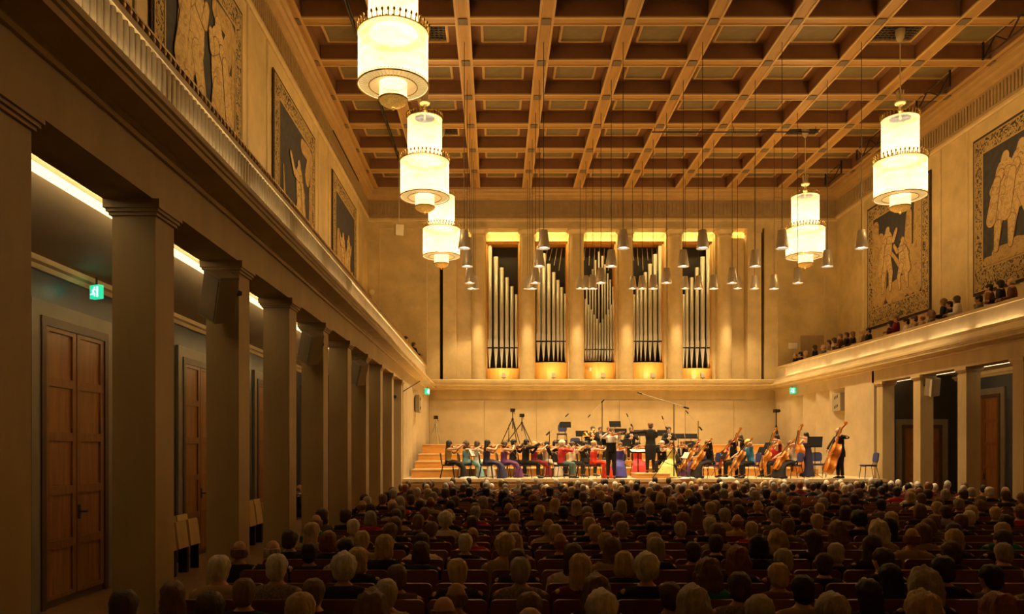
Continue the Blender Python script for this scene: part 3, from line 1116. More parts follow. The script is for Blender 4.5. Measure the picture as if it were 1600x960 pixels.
# ------------------------------------------------------------------ lighting trusses under the ceiling
def truss(x, y0, y1, z, label, hh=.42):
    o = empty('truss', (x, y0, z), 0, label, 'truss', 'black lighting trusses')
    b = MB()
    b.tube([(0, 0, 0), (0, y1 - y0, 0)], .028, 6)
    b.build('lower_chord', M['darkmetal'], o)
    b = MB()
    b.tube([(0, 0, hh), (0, y1 - y0, hh)], .022, 6)
    b.build('upper_chord', M['darkmetal'], o)
    b = MB()
    L = y1 - y0
    n = max(2, int(L / .55))
    for i in range(n):
        a, c = i * L / n, (i + 1) * L / n
        b.bar((0, a, 0 if i % 2 else hh), (0, c, hh if i % 2 else 0), .03)
    b.build('lattice', M['darkmetal'], o)['kind'] = 'stuff'
    b = MB()
    b.bar((0, L, -.02), (0, L, hh + .1), .05)
    b.bar((0, .02, -.02), (0, .02, hh + .1), .05)
    b.build('end_post', M['darkmetal'], o)
    return o


truss(-4.0, 14, 31.7, H + 11.85, 'long black truss under the left side of the coffered ceiling', .22)
truss(14.72, 15, 23.4, H + 11.78, 'black lattice truss by the right cornice, part nearest the camera')
truss(14.72, 25.1, 27.1, H + 11.78, 'short black lattice truss behind the nearer right chandelier')
truss(14.72, 29.4, 31.6, H + 11.78, 'short black lattice truss between the two right chandeliers')
truss(14.72, 33.0, 34.6, H + 11.78, 'short black lattice truss by the right rear corner of the ceiling')
o = empty('rigging_pipe', (4.0, 29.3, H + 12.0), 0, 'thin black rigging pipe hung below the ceiling beams right of centre', 'pipe')
b = MB()
b.tube([(1.9, 0, 0), (8.2, 0, 0)], .025, 6)
b.build('bar', M['darkmetal'], o)
b = MB()
for x in (2.0, 5.0, 8.1):
    b.tube([(x, 0, 0), (x, 0, .22)], .012, 5)
b.build('hanger', M['darkmetal'], o)

# ------------------------------------------------------------------ loudspeakers
def speaker_box(loc, rot, size, label, grille=True, group=None):
    o = empty('loudspeaker', loc, 0, label, 'loudspeaker', group)
    o.rotation_euler = rot
    w_, d_, h_ = size
    b = MB()
    b.prism([(-w_ / 2, d_ / 2), (-w_ / 2 * .7, -d_ / 2 * .0), (-w_ / 2, -d_ / 2), (w_ / 2, -d_ / 2), (w_ / 2, d_ / 2)], 'z', -h_ / 2, h_ / 2)
    b.build('cabinet', M['greybox'], o)
    b = MB()
    b.box(-w_ / 2 + .02, w_ / 2 - .02, -d_ / 2 - .012, -d_ / 2, -h_ / 2 + .02, h_ / 2 - .02)
    b.build('front_grille', M['greygrille'], o)
    b = MB()
    b.bar((0, d_ / 2 - .02, 0), (-.05, d_ / 2 + .22, .0), .05)
    b.build('bracket', M['darkmetal'], o)
    return o


for k, (px, py, Y) in enumerate(((342, 463, 9.15), (485, 543, 13.8), (560, 583, 18.45))):
    p = P(px, py, Y)
    speaker_box((p.x, Y, p.z), (math.radians(14), math.radians(27), math.radians(-28)), (.30, .26, .56), 'grey loudspeaker tilted down on the left pillars, %s from the camera' % ORD[k], group='loudspeakers on the left pillars')
p = P(1457, 605, 23.75)
speaker_box((p.x, 23.75, p.z), (math.radians(14), math.radians(-8), math.radians(15)), (.32, .26, .54), 'grey loudspeaker tilted on a right pillar near the stage')
for X, s, side, Y in ((XL + .1, 1, 'left', 32.0), (XR + .04, -1, 'right', 29.9)):
    z = P(650, 630, 30).z if s > 0 else P(1311, 629, 29.9).z
    o = empty('wall_loudspeaker', (X, 30.6 if s > 0 else Y, z), PI / 2 * s, 'flat perforated loudspeaker panel on the %s stage wall' % side, 'loudspeaker')
    b = MB()
    b.box(-.36, .36, -.06, .10, -.34, .34)
    b.build('cabinet', M['greygrille'], o)
    b = MB()
    for zz in (-.2, .16):
        for i in range(3):
            b.box(-.16 + i * .12, -.10 + i * .12, -.065, -.055, zz - .05 + .03 * i, zz + .06 + .03 * i)
    b.build('sound_slot', M['black'], o)['kind'] = 'stuff'
p = P(623.5, 360, 33.0)
o = empty('hanging_loudspeaker', (p.x, 33.0, p.z), .3, 'grey box loudspeaker hanging on a rod before the left back wall', 'loudspeaker')
b = MB()
b.obox((0, 0, 0), .34, .3, .44, Matrix.Rotation(.15, 3, 'X'))
b.build('cabinet', M['greybox'], o)
b = MB()
b.tube([(0, 0, .2), (0, 0, ZC + .45 - p.z)], .018, 6)
b.build('rod', M['greybox'], o)
p = P(581, 457, 36.3)
b = MB()
b.ball((0, 0, 0), (.14, .10, .14), 12, 8)
b.box(-.05, .05, .05, .2, -.05, .05)
tag(b.build('dome_camera', M['cream'], None, (p.x, 36.3, p.z)), 'small cream dome camera on the left back wall', 'camera')
p = P(1480, 564, 20)
b = MB()
b.ball((0, 0, -.05), (.11, .11, .09), 12, 8)
b.lathe([(.10, 0), (.10, .05)], 12, caps=True)
tag(b.build('ceiling_dome', M['cream'], None, (14.3, 24.6, H + 2.57)), 'cream dome fitting on the right aisle ceiling', 'lamp')


# ------------------------------------------------------------------ exit signs
def exit_sign(loc, rz, label, k=1.0, rod=.12):
    o = empty('exit_sign', loc, rz, label, 'sign', 'green exit signs')
    b = MB()
    b.box(-.16 * k, .16 * k, -.04, .04, -.16 * k, .16 * k)
    b.build('sign_box', M['green'], o)
    b = MB()
    # running figure, doorway and arrow
    b.ball((.02 * k, -.045, .09 * k), (.026 * k, .006, .026 * k), 10, 6)
    for a, c in (((.0, .06), (-.03, -.01)), ((-.03, -.01), (.03, -.05)), ((.03, -.05), (.02, -.11)), ((-.03, -.01), (-.06, -.06)), ((-.06, -.06), (-.11, -.06)), ((.0, .05), (.06, .03)), ((.0, .05), (-.06, .02))):
        b.bar((a[0] * k, -.045, a[1] * k), (c[0] * k, -.045, c[1] * k), .022 * k, .008)
    b.box(.09 * k, .14 * k, -.046, -.04, -.13 * k, .12 * k)
    b.build('pictogram', M['exitwhite'], o)['kind'] = 'stuff'
    b = MB()
    b.bar((0, 0, .16 * k), (0, 0, .16 * k + rod), .02)
    b.build('hanger', M['darkmetal'], o)
    return o


exit_sign((-5.75, 11.15, H + 2.26), math.radians(-27), 'green glowing exit sign under the left aisle ceiling by the nearest door', .6)
exit_sign((XL + .16, 33.6, H + 2.50), PI / 2 - .5, 'small green exit sign on the left stage wall', .8, .05)
exit_sign((XR - .16, 33.9, H + 2.56), -PI / 2 + .5, 'small green exit sign on the right stage wall', .8, .05)


# ------------------------------------------------------------------ tapestries (plain generic figures)
def capsule2d(x0, z0, r0, x1, z1, r1, n=7):
    a = math.atan2(z1 - z0, x1 - x0)
    pts = []
    for i in range(n + 1):
        t = a + PI / 2 + PI * i / n
        pts.append((x0 + r0 * math.cos(t), z0 + r0 * math.sin(t)))
    for i in range(n + 1):
        t = a - PI / 2 + PI * i / n
        pts.append((x1 + r1 * math.cos(t), z1 + r1 * math.sin(t)))
    return pts


def woven_person(b, x, z, h, f=1, reach=.5, stride=.5, dy=-.02):
    """flat woven standing figure, feet at (x, z), height h, f = facing"""
    def c(x0, z0, r0, x1, z1, r1):
        b.prism(capsule2d(x + f * x0 * h, z + z0 * h, r0 * h + .035, x + f * x1 * h, z + z1 * h, r1 * h + .035), 'y', dy - .0006 * len(b.f) / 18, 0, 1)
        b.prism(capsule2d(x + f * x0 * h, z + z0 * h, r0 * h * 1.08, x + f * x1 * h, z + z1 * h, r1 * h * 1.12), 'y', dy - .0006 * len(b.f) / 18, 0)
    c(0, .93, .06, .01, .96, .055)
    c(0, .80, .14, .0, .56, .12)
    c(-.02, .55, .11, -.05, .48, .12)
    c(-.05, .50, .075, -.05 - .12 * stride, .27, .055)
    c(-.05 - .12 * stride, .27, .055, -.06 - .16 * stride, .03, .03)
    c(.03, .50, .075, .03 + .16 * stride, .28, .055)
    c(.03 + .16 * stride, .28, .055, .05 + .08 * stride, .03, .03)
    c(.05, .80, .05, .18 * reach + .08, .70 + .12 * reach, .04)
    c(.18 * reach + .08, .70 + .12 * reach, .04, .40 * reach + .04, .78 + .2 * reach, .03)
    c(-.06, .80, .05, -.20, .66, .04)
    c(-.20, .66, .04, -.14, .52, .03)
    c(-.12, .74, .05, -.22, .36, .07)


def tapestry(wall, s, yc, label, figs):
    Wd, Hg = 4.85, 5.2
    o = empty('tapestry', ((WL + .02) if s > 0 else (WR - .02), yc, H + 5.10), PI / 2 * s, label, 'tapestry', 'figured wall tapestries')
    b = MB()
    b.box(-Wd / 2, Wd / 2, -.03, 0, 0, Hg)
    b.build('dark_edge', M['tap_dark'], o)
    b = MB()
    e = .09
    b.box(-Wd / 2 + e, Wd / 2 - e, -.04, -.03, e, Hg - e)
    b.build('woven_border', M['tap_border'], o)
    i0, i1, zb, zt = -Wd / 2 + .56, Wd / 2 - .56, .85, Hg - .62
    b = MB()
    t = .05
    for a0, a1, z0, z1 in ((i0 - t, i0, zb - t, zt + t), (i1, i1 + t, zb - t, zt + t), (i0, i1, zb - t, zb), (i0, i1, zt, zt + t),
                           (-Wd / 2 + e, -Wd / 2 + e + .04, e, Hg - e), (Wd / 2 - e - .04, Wd / 2 - e, e, Hg - e), (-Wd / 2 + e, Wd / 2 - e, Hg - e - .04, Hg - e), (-Wd / 2 + e, Wd / 2 - e, e, e + .04)):
        b.box(a0, a1, -.05, -.04, z0, z1)
    b.build('border_line', M['tap_line'], o)
    b = MB()
    b.box(i0, i1, -.046, -.04, zb, zt)
    b.build('woven_ground', M['tap_ground'], o)
    for kind, args in figs:
        b = MB()
        if kind == 'person':
            woven_person(b, *args, dy=-.008)
            m = M['tap_figure2']
        elif kind == 'blob':
            for i, c in enumerate(args):
                b.prism(capsule2d(*c), 'y', -.004 - .0009 * i, 0)
            m = M['tap_figure']
        f = b.build('woven_figure', [m, M['tap_outline']], o)
        f.location = (0, -.047 - .0017 * len(o.children), 0)
    return o


ground_l = ('blob', [(-1.7, 1.0, .14, 1.7, 1.0, .14), (-1.2, 1.15, .2, -.4, 1.1, .22), (.3, 1.15, .22, 1.2, 1.2, .2), (-.2, 1.2, .25, .4, 1.1, .2)])
tree_r = ('blob', [(1.5, 1.2, .12, 1.55, 3.2, .10), (1.2, 3.5, .3, 1.6, 4.2, .28), (.6, 4.25, .22, 1.5, 4.28, .25), (1.65, 1.2, .1, 1.7, 4.3, .1)])
tapestry(wall_left, 1, 15.9, 'large tapestry nearest on the left wall with two pale figures on dark ground', [ground_l, tree_r, ('person', (-.55, 1.1, 3.4, 1, .35, .5)), ('person', (.75, 1.1, 3.0, -1, .3, .4)), ('blob', [(-1.35, 1.4, .3, -1.0, 3.9, .25)])])
tapestry(wall_left, 1, 23.3, 'second tapestry along the left wall with one pale figure on dark ground', [ground_l, tree_r, ('person', (.2, 1.1, 2.5, -1, .9, .7)), ('blob', [(.3, 1.3, .5, .5, 2.2, .45), (-1.3, 1.2, .15, -1.55, 2.9, .04)])])
tapestry(wall_left, 1, 30.85, 'third tapestry along the left wall, by the organ wall', [ground_l, ('blob', [(-1.5, 1.2, .35, -1.45, 3.0, .3), (-1.2, 1.4, .3, -.9, 2.8, .3), (1.2, 1.2, .3, 1.3, 2.0, .25)]), ('person', (.5, 1.1, 2.4, 1, .4, .8)), ('person', (-.6, 1.1, 2.2, -1, .7, .5))])
tapestry(wall_right, -1, 23.55, 'large tapestry nearest on the right wall with paired pale figures on dark ground', [ground_l, ('person', (-.75, 1.2, 3.0, 1, .5, .5)), ('person', (.0, 1.2, 3.1, 1, .8, .6)), ('person', (1.0, 1.1, 2.6, -1, .5, .6))])
tapestry(wall_right, -1, 30.95, 'mostly ochre tapestry on the right wall, nearer the organ', [('blob', [(-1.62, 1.1, .25, -1.62, 4.2, .25), (1.55, 1.1, .3, 1.6, 4.2, .25), (1.1, 1.2, .35, 1.2, 2.4, .4), (-1.2, 1.2, .4, -1.1, 2.6, .45), (-.4, 1.2, .4, .6, 1.3, .45), (-1.3, 3.0, .3, -1.2, 3.6, .25), (.9, 2.6, .3, 1.0, 4.0, .2)]),
                                                    ('person', (-.65, 1.3, 2.6, 1, .6, .5)), ('person', (.55, 1.2, 2.0, -1, .7, .7)), ('blob', [(-.5, 3.0, .05, .6, 1.9, .14)])])

# ------------------------------------------------------------------ tip-up seats beside the left pillars
def tip_seat(y, x=-5.5):
    o = empty('tip_up_seat', (x, y, 0), -PI / 2)
    b = MB()
    b.prism([(-.05, .42), (.0, .42), (-.09, .98), (-.13, .98)], 'x', -.22, .22)
    b.build('backrest', M['seatlight'], o)
    b = MB()
    b.obox((0, .10, .68), .42, .06, .46, Matrix.Rotation(.12, 3, 'X'))
    b.build('seat', M['seatlight'], o)
    for e in (-1, 1):
        b = MB()
        b.box(e * .23 - .015, e * .23 + .015, -.03, .12, 0, .52)
        b.build('leg', M['darkmetal'], o)
    return o


g = [12.75, 13.27, 13.79, 17.05, 17.57, 18.09]
for k, y in enumerate(g):
    o = tip_seat(y)
    tag(o, 'tip-up beech seat folded up in the left aisle, %s from the camera' % ORD[k], 'seat', 'tip-up seats in the left aisle')


# ------------------------------------------------------------------ stage furniture
def lm(o):
    return o


def make_chair(m, name='stage_chair'):
    o = empty(name)
    b = MB()
    b.prism([(-.21, -.20), (.21, -.20), (.225, .10), (.19, .21), (-.19, .21), (-.225, .10)], 'z', .425, .475)
    b.build('seat', m, o)
    b = MB()
    rot = Matrix.Rotation(.14, 3, 'X')
    pts = []
    for i in range(20):
        a = 2 * PI * i / 20
        c, s_ = math.cos(a), math.sin(a)
        pts.append((.20 * math.copysign(abs(c) ** .5, c), .17 * math.copysign(abs(s_) ** .5, s_)))
    vs = [Vector((x, -.245, .72)) + rot @ Vector((0, d, z)) for d in (-.018, .018) for x, z in pts]
    n = 20
    b.add(vs, [(i, (i + 1) % n, n + (i + 1) % n, n + i) for i in range(n)] + [tuple(range(n))[::-1], tuple(range(n, 2 * n))])
    b.build('backrest', m, o)
    b = MB()
    for e in (-1, 1):
        b.tube([(e * .15, -.19, .43), (e * .15, -.23, .55), (e * .15, -.255, .72)], .011, 6)
    b.tube([(-.2, -.19, .415), (.2, -.19, .415)], .011, 6)
    b.tube([(-.2, .17, .415), (.2, .17, .415)], .011, 6)
    b.build('chair_frame', M['darkmetal'], o)
    for e in (-1, 1):
        for yy, y2 in ((-.18, -.27), (.17, .22)):
            b = MB()
            b.tube([(e * .19, yy, .42), (e * .21, (yy + y2) / 2, .2), (e * .22, y2, 0)], .012, 6)
            b.build('leg', M['darkmetal'], o)
    return o


CH_BLACK = make_chair(M['chairblack'])
CH_BLUE = make_chair(M['chairblue'])
USED = {'b': False, 'n': False}


def chair(x, y, rz, label, kind='b', z=None):
    src = CH_BLACK if kind == 'b' else CH_BLUE
    o = src if not USED[kind] else copy_tree(src)
    USED[kind] = True
    o.location = (x, y, stage_z(x, y) if z is None else z)
    o.rotation_euler = (0, 0, rz)
    tag(o, label, 'chair', 'chairs on the stage')
    return o


def make_stand():
    o = empty('music_stand')
    b = MB()
    rot = Matrix.Rotation(-.35, 3, 'X')
    b.obox((0, 0, 1.08), .50, .012, .34, rot)
    b.obox(Vector((0, 0, 1.08)) + rot @ Vector((0, -.03, -.165)), .50, .06, .012, rot)
    b.build('desk', M['stand'], o)
    b = MB()
    b.tube([(0, .02, .12), (0, .02, 1.06)], .013, 6)
    b.build('pole', M['darkmetal'], o)
    for k in range(3):
        a = 2 * PI * k / 3 + .5
        b = MB()
        b.tube([(0, .02, .16), (.15 * math.cos(a), .02 + .15 * math.sin(a), .07), (.27 * math.cos(a), .02 + .27 * math.sin(a), .008)], .009, 5)
        b.build('leg', M['darkmetal'], o)
    return o


STAND = make_stand()
SU = [False]


def stand(x, y, rz, label, z=None, dz=0.0, paper=False):
    """player side is local -y"""
    o = STAND if not SU[0] else copy_tree(STAND)
    SU[0] = True
    zz = stage_z(x, y) if z is None else z
    o.location = (x, y, zz)
    o.rotation_euler = (0, 0, rz)
    if dz:
        o.scale = (1, 1, 1 + dz)
    tag(o, label, 'music stand', 'black music stands on the stage')
    if paper:
        b = MB()
        rot = Matrix.Rotation(-.35, 3, 'X')
        for e in (-1, 1):
            b.obox(Vector((e * .115, 0, 1.08)) + rot @ Vector((0, -.012, 0)), .22, .006, .30, rot)
        p = b.build('sheet_music', M['white'], None, (x, y, zz))
        p.rotation_euler = (0, 0, rz)
        if dz:
            p.scale = (1, 1, 1 + dz)
        tag(p, 'open white sheet music on the ' + label.replace('black ', '')[:70], 'sheet music', 'sheet music on the stands')
    return o


def camera_tripod(px, ytop, Y, label, spread=.5, clab='', dark=True, zf=None):
    p = P(px, ytop, Y)
    z0 = stage_z(p.x, Y) if zf is None else zf
    m = M['darkmetal'] if dark else M['greybox']
    hh = p.z - z0
    o = empty('tripod', (p.x, Y, z0), 0, label, 'tripod', 'camera tripods at the back of the stage')
    b = MB()
    b.tube([(0, 0, hh * .45), (0, 0, hh - .12)], .022, 6)
    b.lathe([(.05, hh * .68), (.06, hh * .72), (.03, hh * .76)], 8)
    b.build('centre_column', m, o)
    for k in range(3):
        a = 2 * PI * k / 3 - PI / 2 + .35
        b = MB()
        b.tube([(.03 * math.cos(a), .03 * math.sin(a), hh * .70), (spread * math.cos(a), spread * math.sin(a), 0.01)], [.026, .018], 6)
        b.build('leg', m, o)
    c = empty('camera', (p.x, Y, z0 + hh - .12), .2, clab, 'camera')
    b = MB()
    b.box(-.09, .09, -.10, .12, .0, .15)
    b.build('camera_body', M['darkmetal'], c)
    b = MB()
    b.tube([(0, -.10, .075), (0, -.24, .075)], [.055, .065], 10)
    b.build('lens', M['darkmetal'], c)
    b = MB()
    b.bar((.05, .1, .03), (.16, .28, -.08), .018)
    b.build('pan_handle', M['darkmetal'], c)


camera_tripod(681, 651, 35.2, 'pale tripod on the top riser at the left stage wall', .33, 'small dark camera on the pale tripod at far left of stage', False)
camera_tripod(801, 640, 35.4, 'tall dark tripod on the top riser, left of the nearby pair', .55, 'dark camera on the taller of the paired tripods')
camera_tripod(815.5, 648, 34.8, 'dark tripod on the top riser, right of the nearby pair', .75, 'dark camera on the wider right one of the paired tripods')
camera_tripod(1213, 641, 35.0, 'dark tripod at the right of the stage near the wall corner', .62, 'dark camera on the tripod at the right stage corner')


def mic_stand(px, Y, ytop, label, boom=None, base=.35, tall=True, zf=None, tripod=False):
    p = P(px, ytop, Y)
    z0 = stage_z(p.x, Y) if zf is None else zf
    hh = p.z - z0
    o = empty('microphone_stand', (p.x, Y, z0), 0, label, 'microphone stand', 'microphone stands on the stage')
    b = MB()
    b.tube([(0, 0, .08), (0, 0, hh)], [.02, .014], 6)
    b.build('pole', M['darkmetal'], o)
    for k in range(3):
        a = 2 * PI * k / 3 - PI / 2 + .6
        b = MB()
        top = hh * .42 if tripod else .22
        b.tube([(0, 0, top), (base * math.cos(a), base * math.sin(a), .01)], .014, 5)
        if tripod:
            b.tube([(0, 0, .45), (base * .62 * math.cos(a), base * .62 * math.sin(a), .6)], .008, 5)
        b.build('leg', M['darkmetal'], o)
    if boom:
        (bx0, by0), (bx1, by1) = boom
        q0, q1 = P(bx0, by0, Y), P(bx1, by1, Y)
        q0 -= Vector((p.x, Y, z0))
        q1 -= Vector((p.x, Y, z0))
        b = MB()
        b.tube([q0, q1], .012, 6)
        b.build('boom_arm', M['greybox'], o)
        b = MB()
        d = (q0 - q1).normalized()
        b.tube([q0 - d * .02, q0 + d * .14], [.026, .02], 8)
        b.build('microphone', M['darkmetal'], o)
        b = MB()
        b.tube([q1 - d * .12, q1 + d * .06], .032, 8)
        b.build('counterweight', M['darkmetal'], o)
    return o


mic_stand(1053, 26.35, 632, 'tall black tripod microphone stand right of the conductor with a long boom', ((1002, 615.5), (1071, 637)), .75, tripod=True)
mic_stand(1091, 30.5, 658, 'black microphone stand behind the cellos with a boom angled left', ((1075, 646), (1094, 669)))
mic_stand(941, 34.0, 627, 'tall thin microphone stand at the back wall with boom angled down left', ((922, 649), (941, 628)))
mic_stand(858.5, 28.6, 674, 'black microphone stand behind the second violins with boom rising right', ((884, 651), (857, 677)))
mic_stand(1041, 33.0, 668, 'thin black microphone stand on the riser right of the conductor', ((1036, 655), (1041, 669)))
mic_stand(986, 33.0, 664, 'thin forked microphone stand on the riser left of the conductor', ((981, 651), (987, 665)))
mic_stand(795, 33.5, 664, 'short black microphone stand by the paired tripods', None)
o = empty('boom_arm', (P(664, 596, 33.5).x, 25.9, P(623, 615, 25.9).z), 0, 'thin dark boom arm projecting from the last left pillar toward the stage', 'boom')
b = MB()
a0, a1 = P(617, 620, 25.7), P(656, 596, 27.5)
b.tube([a0 - o.location, a1 - o.location], .02, 6)
b.build('arm', M['darkmetal'], o)
b = MB()
b.ball(a0 - o.location, .06, 8, 6)
b.build('clamp', M['darkmetal'], o)

# conductor's podium and stand
PODX0, PODX1 = P(995, 740, 26.35).x, P(1047, 740, 26.35).x
o = empty('podium', ((PODX0 + PODX1) / 2, 26.9, ZSTAGE), 0, 'low pale wooden podium under the conductor', 'podium')
hw = (PODX1 - PODX0) / 2
b = MB()
b.box(-hw, hw, -.55, .55, 0, .15)
b.build('podium_box', M['riserwood'], o)
b = MB()
b.box(-hw - .02, hw + .02, -.57, .57, .15, .18)
b.build('podium_top', M['risertop'], o)
ZPOD = ZSTAGE + .18
p = P(997, 706, 27.75)
o = empty('conductor_desk', (p.x, 27.75, ZSTAGE), 0, 'flat black conductor desk before the podium', 'music stand')
b = MB()
b.obox((0, 0, p.z - ZSTAGE), .56, .40, .02, Matrix.Rotation(.22, 3, 'X'))
b.build('desk', M['stand'], o)
b = MB()
b.tube([(0, .0, .02), (0, 0, p.z - ZSTAGE)], .02, 8)
b.lathe([(.22, 0), (.22, .02), (.02, .05)], 16)
b.build('pole', M['darkmetal'], o)
b = MB()
for e in (-1, 1):
    b.obox((e * .132, -.0, .02), .26, .36, .012, Matrix.Rotation(.22, 3, 'X') @ Matrix.Rotation(e * -.05, 3, 'Y'))
tag(b.build('score', M['white'], None, (p.x, 27.75, p.z + .012)), 'open white score on the conductor desk', 'score')

# small things lying on the stage floor
def floor_cloth(px, py, w_, label):
    Y = (H - ZSTAGE) * F / (py - VY)
    x = (px - VX) * Y / F
    b = MB()
    for i in range(5):
        b.ball((R.uniform(-w_, w_) * .6, R.uniform(-.06, .06), .02), (w_ * R.uniform(.35, .6), .10, R.uniform(.03, .06)), 10, 6)
    tag(b.build('cloth', M['white'], None, (x, Y, ZSTAGE)), label, 'cloth')


floor_cloth(731, 748.2, .30, 'crumpled white cloth on the stage floor before the sky blue gown')
floor_cloth(1072, 749.2, .28, 'crumpled white cloth on the stage floor by the tall microphone stand')
floor_cloth(1136, 748.6, .25, 'crumpled white cloth on the stage floor before the cellos')

# ------------------------------------------------------------------ figures
JOBS = []          # (object, voxel, extra MB, extra materials): fused into one surface at the end
MESHJOBS = {}


def fused(name, b, m, voxel, parent=None, extra=None, extra_mats=(), smooth_it=3, disp=None):
    o = b.build(name, m, parent)
    JOBS.append((o, voxel, extra, list(extra_mats), smooth_it, disp))
    return o


def flush_jobs():
    for o, voxel, extra, em, it, disp in JOBS:
        md = o.modifiers.new('fuse', 'REMESH')
        md.mode = 'VOXEL'
        md.voxel_size = voxel
        if it:
            sm = o.modifiers.new('soft', 'SMOOTH')
            sm.factor = .5
            sm.iterations = it
    bpy.context.view_layer.update()
    dg = bpy.context.evaluated_depsgraph_get()
    swap = {}
    for o, voxel, extra, em, it, disp in JOBS:
        me = bpy.data.meshes.new_from_object(o.evaluated_get(dg))
        nv = len(me.vertices)
        vs = np.empty(nv * 3)
        me.vertices.foreach_get('co', vs)
        vs = vs.reshape(-1, 3)
        if disp:
            amp, sc = disp
            no = np.empty(nv * 3)
            me.vertex_normals.foreach_get('vector', no)
            no = no.reshape(-1, 3)
            for i in range(nv):
                v = vs[i]
                vs[i] += no[i] * (amp * noise.noise((v[0] * sc, v[1] * sc, v[2] * sc * .6)))
        fs = [tuple(p.vertices) for p in me.polygons]
        b = MB()
        b.add(vs.tolist(), fs, 0, True)
        if extra is not None:
            k = len(b.v)
            b.v.extend(extra.v)
            for f, mi, s in zip(extra.f, extra.m, extra.s):
                b.f.append(tuple(i + k for i in f))
                b.m.append(mi)
                b.s.append(s)
        new = b.mesh(o.name)
        for m in o.data.materials:
            new.materials.append(m)
        for m in em:
            new.materials.append(m)
        bpy.data.meshes.remove(me)
        swap[o.data.name] = new
    for o, *_ in JOBS:
        o.modifiers.clear()
    for o in bpy.data.objects:
        if o.type == 'MESH' and o.data.name in swap:
            ms = [s.material for s in o.material_slots]
            links = [s.link for s in o.material_slots]
            o.data = swap[o.data.name]
            for i, (m, l) in enumerate(zip(ms, links)):
                if l == 'OBJECT':
                    o.material_slots[i].link = 'OBJECT'
                    o.material_slots[i].material = m


def ik(a, c, l1, l2, hint):
    """elbow / knee position between a and c"""
    a, c = Vector(a), Vector(c)
    d = c - a
    L = min(d.length, (l1 + l2) * .995)
    d.normalize()
    c = a + d * L
    x = (l1 * l1 - l2 * l2 + L * L) / (2 * L)
    h = math.sqrt(max(0, l1 * l1 - x * x))
    u = Vector(hint) - d * Vector(hint).dot(d)
    if u.length < 1e-5:
        u = d.orthogonal()
    u.normalize()
    return a + d * x + u * h, c


def hand_mesh(b, wrist, fdir, pnorm, curl=.6, sc=1.0, mi=0, side=1):
    """palm with four unequal bent fingers and a thumb leaving its side; pnorm points out of the palm"""
    y = Vector(fdir).normalized()
    z = Vector(pnorm) - y * Vector(pnorm).dot(y)
    z.normalize()
    x = y.cross(z) * side
    W = Vector(wrist)

    def pt(a, c, d):
        return W + (x * a + y * c + z * d) * sc
    b.sweep([pt(0, -.015, 0), pt(0, .02, 0), pt(0, .06, .004), pt(0, .092, .006)], [.024 * sc, .034 * sc, .041 * sc, .038 * sc], [.016 * sc, .016 * sc, .014 * sc, .011 * sc], x, 8, mi)
    for i, (ox, L) in enumerate(((-.030, .072), (-.010, .082), (.011, .076), (.030, .060))):
        p0 = pt(ox, .088, .006)
        a1, a2 = curl * .7, curl * 1.8
        p1 = p0 + (y * math.cos(a1) + z * math.sin(a1)) * L * .45 * sc
        p2 = p1 + (y * math.cos(a2) + z * math.sin(a2)) * L * .32 * sc
        a3 = a2 + curl * .6
        p3 = p2 + (y * math.cos(a3) + z * math.sin(a3)) * L * .25 * sc
        b.tube([p0, p1, p2, p3], [.0095 * sc, .009 * sc, .008 * sc, .006 * sc], 6, mi)
    p0, p1, p2 = pt(-.034, .03, .004), pt(-.058, .058, .020), pt(-.060, .086, .034)
    b.tube([p0, p1, p2], [.012 * sc, .0105 * sc, .007 * sc], 6, mi)


